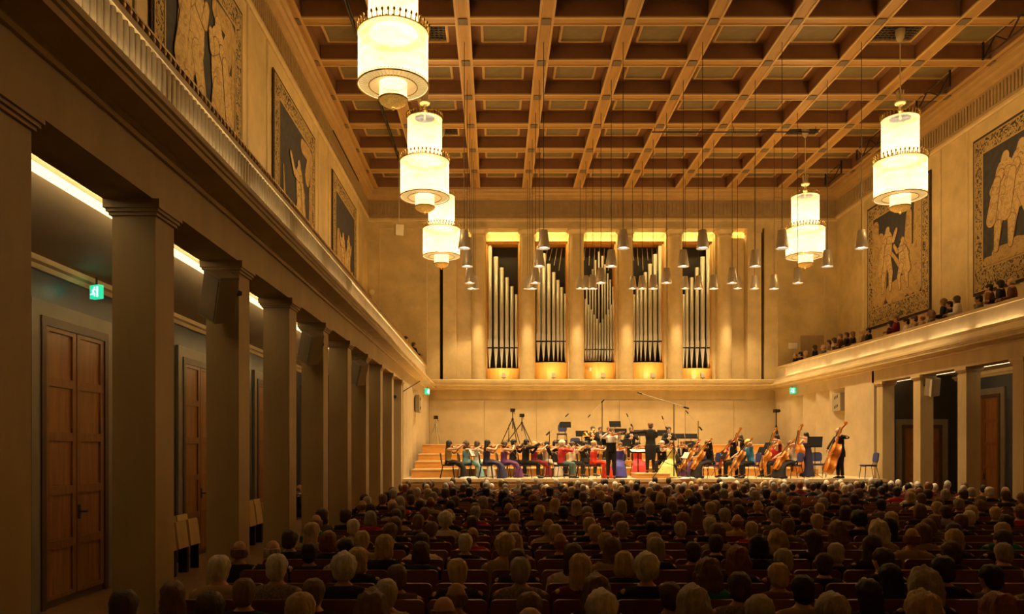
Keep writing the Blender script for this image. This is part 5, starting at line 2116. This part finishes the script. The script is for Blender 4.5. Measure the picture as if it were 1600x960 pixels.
# soloist standing, facing the hall
violinist(955, 26.35, 172, 'B', 'S', ('vest',), 'standing soloist in white shirt and black waistcoat facing the hall', 'standing soloist', pose='stand', phase=.4, k=1.0)
# cellos and basses, right half
cellist(1093, 27.5, 98, 'k', 'O', ('gown', 'plum', 1.0), 'woman with dark bobbed hair in a plum gown playing the cello', 'cellist in the plum gown', 'cellowood', k=.98)
cellist(1111, 26.6, 96, 'm', 'U', ('skirt', 'k', 'k', .99), 'woman with brown bun in black playing the front cello', 'cellist with the brown bun', 'cellowood', k=1.0)
cellist(1148, 27.4, 96, 'B', 'S', ('suit',), 'man with dark hair in a dark suit playing a red-brown cello', 'dark-suited cellist', 'cellored', k=1.03)
cellist(1174, 26.5, 94, 'y', 'P', ('trousers', 'azure', 'k', .5), 'woman with blond hair in a bright blue top playing the cello', 'cellist in the blue top', 'cellodark', k=1.0)
cellist(1213, 27.7, 98, 'B', 'U', ('trousers', 'coral', 'k', 0), 'woman with dark hair in a red top playing the cello', 'cellist in the red top', 'cellowood', k=.97)
cellist(1240, 26.6, 96, 'm', 'U', ('skirt', 'w', 'k', .3), 'woman with brown bun in a pale top playing the rightmost cello', 'rightmost cellist', 'cellowood', k=.98)
bassist(1160, 28.5, 110, 'B', 'S', ('suit',), 'man in a black suit playing double bass behind the cellos', 'bassist behind the cellos', k=.89)
bassist(1217, 28.4, 105, 'k', 'O', ('gown', 'm'), 'woman with black hair playing double bass behind the red top', 'black-haired bassist at the rear', k=.89)
bassist(1262, 27.8, 120, 'k', 'L', ('gown', 'navygown'), 'woman with long black hair behind an upright double bass', 'bassist with long black hair', k=.93, off=(.14, .46), tilt=-.03)
bassist(1313, 26.7, 104, 'B', 'R', ('suit',), 'balding man in a black suit playing the rightmost double bass', 'balding bassist', k=1.0, off=(-.10, .60), tilt=-.34)
# wind players on the risers, facing the hall
def horn(base, who):
    o = empty('horn')
    b = MB()
    b.tube([(.13 * math.cos(a * PI / 8), 0, .13 * math.sin(a * PI / 8)) for a in range(17)], .018, 6)
    b.tube([(.09 * math.cos(a * PI / 8), .03, .09 * math.sin(a * PI / 8)) for a in range(17)], .012, 6)
    b.tube([(0, .0, .13), (-.10, -.06, .24)], [.012, .008], 6)
    b.build('coil', M['hornbrass'], o)
    b = MB()
    b.lathe([(.02, 0), (.035, .10), (.07, .18), (.15, .24)], 18)
    bell = b.build('bell', M['hornbrass'], o)
    bell.rotation_euler = (math.radians(75), 0, math.radians(40))
    bell.location = (.10, 0, -.05)
    put(o, base, Matrix.Translation((.05, .30, .98)))
    tag(o, 'golden brass horn held by the %s' % who, 'horn', 'brass horns')


WINDS = [(938, 30.9, 'B', 'S', 'wind player on the riser left of the soloist'), (951, 30.95, 'r', 'S', 'auburn wind player on the riser behind the soloist'),
         (926, 30.3, 'k', 'S', 'horn player on the riser left of the wind players'), (1045, 30.8, 'k', 'S', 'dark-haired wind player on the riser right of the conductor'),
         (986, 30.8, 'm', 'S', 'brown-haired wind player on the riser left of the conductor')]
for px, Y, h, st, lb in WINDS:
    f = Fig('sit', lean=.05, lh=(-.05, .32, .95), rh=(.10, .34, .85), le=(-.7, -.2, -.6), re=(.7, -.2, -.6))
    root, base = person_at(f, px, Y, 176, 0, h, st, ('suit',), lb + ', in black suit', None, palms=(Vector((1, 0, 0)), Vector((-1, 0, 0))))
    if px in (926, 985):
        horn(base, lb.split(' on ')[0])
    else:
        o = empty('clarinet')
        b = MB()
        b.tube([(0, 0, 0), (0, 0, .60)], [.016, .012], 8)
        b.lathe([(.016, .0), (.035, -.08)], 12)
        b.build('tube', M['ebony'], o)
        b = MB()
        b.tube([(0, 0, .60), (0, 0, .68)], [.011, .006], 6)
        b.build('mouthpiece', M['ebony'], o)
        put(o, base, frame((0, -.55, .80), (0, 1, 0), (.02, .46, .68)))
        tag(o, 'black clarinet held by the ' + lb, 'clarinet', 'clarinets')
    chair(base.translation.x, base.translation.y, math.radians(176), 'navy chair under the ' + lb, 'n', base.translation.z)

# conductor on the podium, back to the hall
f = Fig('stand', lean=.02, yaw=.25, lh=(-.68, .20, 1.38), rh=(.22, .48, 1.22), le=(-.3, -.5, -.6), re=(.6, -.5, -.6))
root, base = person_at(f, 1016.5, 26.85, 0, 1, 'm', 'S', ('tails',), 'conductor in a black tailcoat on the podium, back to the hall, left arm out', ZPOD, group='conductor', palms=(Vector((0, 0, -1)), Vector((-1, 0, 0))), k=1.02)
o = empty('baton')
b = MB()
b.tube([(0, 0, 0), (0, 0, .38)], [.005, .002], 6)
b.build('stick', M['white'], o)
b = MB()
b.ball((0, 0, 0), (.012, .012, .022), 8, 6)
b.build('grip', M['bowstick'], o)
put(o, base, frame((-.1, .9, .3), (0, 0, 1), (.22, .55, 1.22)))
tag(o, 'thin white baton in the right hand of the conductor', 'baton')

# music stands: (px, desk centre y, Y, rotation, height change, paper)
ST = [(737, 708, 27.2, 75, True, 'between the leftmost violinist and the navy gown'), (858, 706, 26.7, 100, True, 'before the red jacket'), (805, 712, 27.6, 85, False, 'before the purple gown'),
      (911, 711, 26.9, 105, True, 'before the bright red gown'), (883, 664, 33.2, 0, False, 'highest at left on the top riser'), (909, 678, 31.6, 0, False, 'on the riser above the cream blouse'),
      (961, 663, 33.6, 0, False, 'highest in the middle of the top riser'), (970, 675, 31.8, 0, False, 'on the riser right of the soloist'), (941, 681, 31.4, 0, False, 'on the riser behind the soloist'),
      (876, 692, 30.4, 0, False, 'behind the red jacket'), (903, 695, 29.9, 0, False, 'behind the player in black'), (931, 695, 29.9, 0, False, 'behind the bright red gown'), (975, 693, 30.2, 0, False, 'behind the royal blue gown'),
      (1000, 677, 31.8, 0, False, 'on the riser left of the conductor head'), (1037, 677, 32.0, 0, False, 'on the riser right of the conductor head'), (1060, 682, 31.6, 0, False, 'on the riser behind the tall microphone stand'),
      (1080, 682, 31.4, 0, False, 'on the riser left of the boom stand'), (1081, 695, 29.6, 0, False, 'behind the plum gown cellist'), (1033, 702, 29.0, 0, False, 'right of the conductor back'),
      (1052, 704, 28.6, 30, False, 'behind the yellow gown'), (1072, 712, 26.7, -80, True, 'before the front cello'), (1130, 712, 27.0, -85, False, 'before the dark-suited cellist'),
      (1201, 697, 29.0, -70, False, 'behind the blue top cellist'), (1190, 705, 27.4, -80, False, 'before the cellist in the red top'), (1273, 691, 26.7, -35, False, 'before the upright double bass')]
for px, py, Y, a, paper, where in ST:
    x = (px - VX) * Y / F
    z0 = stage_z(x, Y)
    zc = H + (VY - py) * Y / F
    stand(x, Y, math.radians(a), 'black music stand ' + where, None, (zc - z0) / 1.08 - 1, paper)
# loose chairs on the stage
x = (1357 - VX) * 26.35 / F
chair(x, 26.35, math.radians(88), 'empty navy chair at the right end of the stage', 'n')
for px, Y, lb in ((898, 30.9, 'empty navy chair on the riser left of the horn player'), (1278, 28.6, 'navy chair behind the upright double bass'), (878, 33.6, 'empty navy chair on the top riser at left')):
    chair((px - VX) * Y / F, Y, math.radians(170), lb, 'n')

# ------------------------------------------------------------------ seats of the hall
ROW0, RP, SP = 6.52, .787, .52
NROW = 24


def make_seat():
    o = empty('theatre_seat')
    b = MB()
    r = .05
    pts = [(-.245, .40)]
    for cx_, cz, a0 in ((-.245 + r, .90 - r, PI), (.245 - r, .90 - r, PI / 2)):
        for i in range(5):
            a = a0 - i / 4 * PI / 2
            pts.append((cx_ + r * math.cos(a), cz + r * math.sin(a)))
    pts.append((.245, .40))
    n = len(pts)
    vs = [(x, -.10 * (z - .4) / .5 + d + .08, z) for d in (-.016, .016) for x, z in pts]
    b.add(vs, [(i, (i + 1) % n, n + (i + 1) % n, n + i) for i in range(n)] + [tuple(range(n)), tuple(range(n, 2 * n))[::-1]])
    b.build('backrest', M['seatwood'], o)
    b = MB()
    b.box(-.235, .235, .09, .50, .38, .43)
    b.build('seat_cushion', M['seatcloth'], o)
    b = MB()
    b.box(-.256, -.244, .05, .36, 0, .60)
    b.build('side_frame', M['doordark'], o)
    return o


seat0 = make_seat()
far_seats = MB()
n_ind = 0
CROWD_ROW = 16
for r in range(-3, NROW):
    y = ROW0 + RP * r
    xs = []
    k0, k1 = int((-2.75 + .06) / SP) - 1, int((12.75 + .06) / SP)
    for k in range(k0, k1 + 1):
        x = -.06 + SP * (k + .5)
        if not (-2.85 < x < 12.8):
            continue
        xs.append((k, x))
    for k, x in xs:
        px = VX + x * F / y
        if -1 <= r <= 12 and -40 < px < 1640 and n_ind < 290:
            o = seat0 if n_ind == 0 else copy_tree(seat0)
            n_ind += 1
            o.location = (x, y - .08, 0)
            side = ('%s to the right of the gap' % ORD[k]) if k >= 0 else ('%s to the left of the gap' % ORD[-k - 1])
            tag(o, 'brown wooden seat, %s row from back, %s' % (ORD[r + 1], side), 'seat', 'wooden seats of the hall')
        else:
            far_seats.prism([(x - .245, .40), (x + .245, .40), (x + .245, .87), (x + .22, .90), (x - .22, .90), (x - .245, .87)], 'y', y - .10, y - .07)
            far_seats.box(x - .235, x + .235, y + .0, y + .42, .38, .43)
tag(far_seats.build('seat_rows', M['seatwood']), 'rows of brown wooden seat backs toward the stage', 'seats', None, 'stuff')

# ------------------------------------------------------------------ audience: x, y of the head top in the photograph, hair, style, clothing
AUD = """193 919 B S k;272 906 m L k;327 924 B L k;341 866 w S t;385 844 m R k;381 902 m S k;432 864 w S p;431 843 g R k;452 827 B S k;472 847 k S k;486 816 b L t;521 829 r O k;558 828 b S t;561 839 k S w;590 835 b O k;610 816 m S k;537 866 w P k;558 855 b O k;490 902 m S k;467 926 b O k;580 925 m C w;605 902 s S w;621 880 m S b;638 846 B O n;660 831 B S w;
693 930 m R k;713 909 m R m;715 871 b S k;727 833 w S k;738 823 r R r;804 832 b O t;789 835 b P t;808 856 B S k;813 869 g S p;827 924 m S k;830 945 m R k;868 818 b S k;876 832 r R k;896 849 B L w;907 865 b L m;
930 818 b S k;947 831 b S k;957 839 m L t;975 861 b O k;1010 866 w P k;993 813 g S k;1022 831 b S m;1043 839 g O k;1064 845 B S b;1057 814 s S k;1119 834 B S k;1121 817 m O t;1106 873 m C e;932 900 m C k;940 926 w P k;1048 908 B S k;1083 918 g C k;
1156 892 B S p;1153 855 r C k;1174 814 b S r;1187 835 k O k;1227 830 b C k;1260 827 B L k;1232 809 m S g;1234 856 g S m;1280 863 B S k;1217 878 b S b;1255 897 k S t;1309 815 m C b;1329 847 s S k;1341 836 B L k;1379 854 B S k;1188 929 g O k;1301 930 g P k;1357 904 k L k;
1375 814 w C t;1426 824 r R t;1441 817 m O t;1492 826 b O k;1487 845 B O k;1487 867 k S k;1390 880 k L k;1449 890 g C k;1445 927 b C k;1566 826 B S k;1567 815 b S e;1569 847 g S k;1559 880 k S g;1595 882 g S t;1558 928 r C g;
495 803 r R e;524 794 B O o;540 794 B S k;552 810 w S t;579 798 g O r;594 795 B L t;566 781 m R k;574 775 s S k;577 771 B S k;590 771 m S k;604 768 k S k;614 760 m S r;626 763 s S r;605 785 m S t;613 781 b S k;625 775 s O r;590 786 B S k;617 807 m O k;637 790 m S k;642 772 B S k;649 764 m O t;662 763 b O w;677 768 g S k;673 776 r R t;657 780 B S k;653 792 r S k;687 800 w P w;674 814 m S k;670 803 m S k;702 794 w R k;684 762 B S k;694 760 m S m;716 761 k S k;711 774 m S k;704 781 k S k;
718 761 k S k;753 761 k S k;755 775 g O t;742 785 m S k;743 790 g S r;730 805 B S k;786 766 k L k;793 777 k O k;795 785 r R k;804 795 b S k;803 817 B R k;826 766 B S k;833 773 r L k;835 783 k S k;846 789 b O t;858 798 B S g;857 810 b R t;881 778 b L k;892 781 b L k;891 790 k S k;904 790 g S k;919 800 r S k;921 807 b S k;929 781 B O k;902 764 k S k;937 768 m S k;893 760 b S k;859 760 k S k;915 768 r R k;
933 758 b S k;971 759 b S k;964 764 g R k;979 768 b O t;946 767 B O k;938 766 b S k;959 774 m S k;975 773 B L k;997 767 B S k;950 785 w S k;971 781 g O b;965 800 m S b;982 797 B S k;1012 778 r R k;1016 784 g S k;1017 794 B S k;1005 796 B S k;1016 761 b S k;1035 769 b O k;1029 813 k S k;1040 760 m S k;1130 763 g S k;1080 764 b S k;1061 772 r R k;1056 776 b L k;1076 773 k S k;1049 782 m S b;1088 768 B S k;1101 764 m S k;1118 770 B S k;1089 788 m L b;1110 783 b S k;1078 800 r O k;1142 781 g S k;1132 793 g S t;1149 803 r R t;1103 805 g S k;1083 807 s S k;
1179 766 g S k;1203 767 r R k;1222 769 b O t;1161 766 k S k;1198 763 k S k;1296 768 r S k;1310 769 r S k;1342 763 m S k;1364 761 B S k;1329 771 B S k;1177 781 b R k;1194 780 B S k;1158 777 m S k;1155 788 B S k;1205 790 m S k;1211 794 g S o;1241 787 B S k;1259 794 B S k;1281 785 b S k;1295 777 g S k;1311 779 B S k;1321 790 B O t;1277 802 b S t;1343 799 k P k;1377 779 k S g;1393 799 b O k;1390 808 k L k;1245 775 m S k;
1401 760 k S r;1427 763 b S w;1422 768 b O k;1460 764 k S k;1473 764 g O k;1440 770 m S w;1496 764 B S k;1529 761 g S k;1542 760 w S k;1565 760 r R k;1571 766 B S k;1465 783 b S k;1483 777 m S k;1493 778 g S k;1478 789 B S l;1437 787 m O k;1524 789 b O k;1532 774 m O k;1520 780 m S k;1515 797 w S k;1502 802 m S k;1460 803 m S g;1450 810 m O k;1560 791 b S k;1585 789 m S r;1597 769 m S k;1572 803 k S k;1491 816 B S k"""
FARAUD = """627 756 m;637 755 b;664 754 k;671 752 k;702 755 w;730 754 k;760 753 B;768 755 w;784 749 y;791 755 k;815 751 k;816 758 b;827 758 B;844 754 k;854 757 w;869 747 w;882 756 b;902 752 k;924 751 g;916 759 w;934 758 m;946 756 g;961 752 w;986 751 b;996 749 k;980 758 k;1022 753 g;1026 758 B;1049 755 m;1069 753 g;1066 757 k;1080 752 b;1087 756 r;1093 747 b;1102 755 m;1116 756 k;1127 753 w;1151 751 w;1149 759 b;1147 759 b;1164 751 k;1179 756 b;1192 753 w;1205 750 s;1225 749 w;1229 758 B;1260 748 g;1264 755 k;1250 755 w;1281 753 k;1291 750 w;1313 749 w;1316 754 b;1329 753 k;1338 752 b;1350 755 w;1376 755 m;1392 751 w;1403 749 w;1423 754 w;1433 752 w;1415 758 w;1450 756 w;1460 755 w;1479 755 b;1510 758 B;1295 758 b;1323 760 k"""

SN = {'S': 'short', 'O': 'bobbed', 'L': 'long', 'C': 'curly', 'P': 'wavy', 'R': 'thinning', 'U': 'pinned'}
BODIES = []
for lean, yaw, kk in ((.02, 0, 1), (-.03, .35, 1), (.05, -.35, 1), (0.0, .12, 1), (.0, -.12, 1)):
    f = Fig('low', lean=lean, yaw=yaw, pitch=.03)
    b = f.body(SKIN[0], voxel=.026)
    b.material_slots[0].link = 'OBJECT'
    j = f.jacket(CLOTH['k'], 'jacket', voxel=.03, parent=None)
    tr = f.trousers(CLOTH['k'], None, voxel=.03)
    hs = {st: f.hair(st, HAIR['k'], None, .022 if st != 'R' else .012) for st in 'SOLCPRU'}
    BODIES.append((f, b, j, tr, hs))


def inst(src, name, parent, m):
    o = bpy.data.objects.new(name, src.data)
    COL.objects.link(o)
    o.parent = parent
    o.material_slots[0].link = 'OBJECT'
    o.material_slots[0].material = m
    return o


def seated(loc, rz, k, var, hair, style, cl, label, group, skin=None, legs=True):
    f, b, j, tr, hs = BODIES[var]
    root = bpy.data.objects.new('person', b.data)
    COL.objects.link(root)
    root.material_slots[0].link = 'OBJECT'
    root.material_slots[0].material = SKIN[R.randrange(3) if skin is None else skin]
    root.location = loc
    root.rotation_euler = (0, 0, rz)
    root.scale = (k, k, k)
    tag(root, label, 'person', group)
    inst(j, 'jacket' if cl in 'kng' else 'top', root, CLOTH[cl])
    inst(hs[style], 'hair', root, HAIR[hair])
    if legs:
        inst(tr, 'trousers', root, CLOTH['k'])
    return root


TOPH = BODIES[0][0].head.z + .125
rows = {}
for item in AUD.replace('\n', '').split(';'):
    px, py, h, st, cl = item.split()
    px, py = float(px), float(py)
    best = None
    for r in range(-4, NROW):
        Y = ROW0 + RP * r + .20
        zt = H - (py - VY) * Y / F
        want = 1.20 + (.03 if st in 'PC' else 0) + .10 * max(0, (Y - 12) / 12)
        e = abs(zt - want)
        if best is None or e < best[0]:
            best = (e, r, Y, zt)
    e, r, Y, zt = best
    Y = ROW0 + RP * r + .20
    rows.setdefault(r, []).append([(px - VX) * Y / F, Y, zt, h, st, cl])
rkeys = sorted(rows)
for ri, r in enumerate(rkeys):
    L = sorted(rows[r])
    for it in range(30):        # neighbours sit at least a shoulder apart
        for i in range(len(L) - 1):
            g = L[i + 1][0] - L[i][0]
            if g < .40:
                L[i][0] -= (.40 - g) * .25
                L[i + 1][0] += (.40 - g) * .25
    for i, (x, Y, zt, h, st, cl) in enumerate(L):
        x = max(-2.75, min(12.7, x))
        k = max(.90, min(1.10, zt / TOPH))
        lab = 'person with %s %s hair in %s, %s row from back, %s from left' % (SN[st], HAIRN[h], CLOTHN[cl], ORD[ri], ORD[i])
        seated((x, Y - .01, 0), R.uniform(-.12, .12), k, R.choice((0, 0, 1, 2, 3, 4)), h, st, cl, lab, 'audience seated in the hall')

# the packed front rows, too small to tell apart: one crowd
crowd = MB()
CM = ['w', 's', 'g', 'b', 'm', 'B', 'k', 'r', 'y']
CC = ['k', 'n', 't', 'w', 'm', 'g']


def small_head(x, y, zt, h, cl):
    hi = CM.index(h)
    crowd.ball((x, y - .015, zt - .12), (.088, .10, .118), 10, 7, None, hi)
    crowd.ball((x, y + .03, zt - .17), (.07, .08, .09), 8, 6, None, len(CM))
    crowd.tube([(x, y, zt - .30), (x, y, zt - .18)], .055, 8, len(CM))
    ci = len(CM) + 1 + cl
    crowd.sweep([(x, y, .45), (x, y + .01, zt - .50), (x, y, zt - .33), (x, y, zt - .27)], [.19, .20, .20, .09], [.12, .13, .11, .07], (1, 0, 0), 10, ci)
    for e in (-1, 1):
        crowd.tube([(x + e * .17, y, zt - .34), (x + e * .23, y + .03, zt - .60)], [.06, .05], 6, ci)


taken = []
for item in FARAUD.replace('\n', '').split(';'):
    px, py, h = item.split()
    px, py = float(px), float(py)
    r = 22 if py < 752.5 else (21 if py < 756 else 20)
    Y = ROW0 + RP * r + .2
    x = (px - VX) * Y / F
    zt = H - (py - VY) * Y / F
    taken.append((x, r))
    small_head(x, Y, zt, h, R.choice((0, 0, 0, 1, 2, 3, 4, 5)))
for r in range(15, 23):
    Y = ROW0 + RP * r + .2
    for k in range(-6, 25):
        x = -.06 + SP * (k + .5)
        if x < -2.8 or x > 12.7:
            continue
        if any(abs(x - q[0]) < .36 for q in rows.get(r, [])) or any(rr == r and abs(x - xx) < .36 for xx, rr in taken):
            continue
        if R.random() < (.80 if r > 17 else .45) and 560 < VX + x * F / Y < 1600:
            small_head(x + R.uniform(-.06, .06), Y, 1.20 + .10 * min(1, (Y - 12) / 12) + R.uniform(-.07, .0), R.choice('wsgbmmBBBkkkkr'), R.choice((0, 0, 0, 0, 1, 2, 4, 5)))
me = crowd.mesh('seated_crowd')
for h in CM:
    me.materials.append(HAIR[h])
me.materials.append(SKIN[0])
for c in CC:
    me.materials.append(CLOTH[c])
tag(link('seated_crowd', me), 'densely packed seated listeners in the rows before the stage', 'crowd', None, 'stuff')

# people in the balconies
BAL = [(1231.7, 551, 'r', 'R', 'k'), (1251, 549.5, 'k', 'S', 'k'), (1260, 547.5, 'b', 'O', 't'), (1274, 539, 'B', 'O', 'n'), (1287, 538, 'g', 'R', 'g'), (1295, 531, 'B', 'S', 't'), (1303, 528, 'B', 'O', 'w'),
       (1312.5, 521, 'm', 'S', 'b'), (1322.5, 519, 'B', 'S', 'k'), (1332.5, 517.5, 'm', 'O', 'k'), (1347.5, 514, 'b', 'S', 't'), (1357.5, 511.7, 'k', 'S', 'k'), (1391, 501, 'k', 'O', 'k'), (1399.7, 492.5, 'm', 'S', 'm'),
       (1416.6, 497, 'k', 'S', 'w'), (1429.7, 492.5, 'B', 'S', 't'), (1442, 490.6, 'r', 'R', 't'), (1457, 485, 'm', 'C', 'g'), (1475.6, 466, 'm', 'O', 'k'), (1483, 470, 'k', 'S', 'k'), (1497, 461.6, 'B', 'O', 'w'),
       (1530, 460.6, 'k', 'S', 'o'), (1543, 453, 'r', 'R', 'w'), (1547, 443, 'k', 'S', 'b'), (1564, 437, 'k', 'O', 'k'), (1582.5, 434, 'g', 'R', 'b')]
for i, (px, py, h, st, cl) in enumerate(BAL):
    X = 13.80
    Y = min(35.4, X * F / (px - VX))
    X = (px - VX) * Y / F
    X = max(X, 13.68)
    zt = H + (VY - py) * Y / F
    if zt > 6.62:
        X = 14.55
        Y = X * F / (px - VX)
        zt = H + (VY - py) * Y / F
    k = 1.0
    z = zt - TOPH * k
    lab = 'person with %s %s hair in %s on right balcony, %s from the organ' % (SN[st], HAIRN[h], CLOTHN[cl], ORD[i])
    seated((X, Y, z), math.radians(62), k, R.choice((0, 1, 2, 3)), h, st, cl, lab, 'audience on the right balcony', legs=False)
for i, (px, py, h, st, cl) in enumerate([(633.5, 525, 'k', 'S', 'k'), (646, 534.5, 'B', 'S', 'k'), (658, 555, 'r', 'R', 'm')]):
    X = -3.85 if i < 2 else -3.7
    Y = X * F / (px - VX)
    zt = H + (VY - py) * Y / F
    k = 1.0
    seated((X, Y, zt - TOPH * k), math.radians(-60), k, 3, h, st, cl, 'person with %s %s hair looking over the left balcony rail, %s from the organ' % (SN[st], HAIRN[h], ORD[2 - i]), 'audience on the left balcony', legs=False)
# a listener sitting in the left aisle
p = P(467, 757, 20.8)
seated((p.x, 20.8, 0), math.radians(-80), p.z / TOPH, 0, 'r', 'R', 'k', 'person in black with thinning hair sitting in the left aisle between pillars', 'aisle listener', 0)

flush_jobs()
# remove the patterns the copies were made from
for f, b, j, tr, hs in BODIES:
    for o in [b, j, tr, *hs.values()]:
        bpy.data.objects.remove(o)
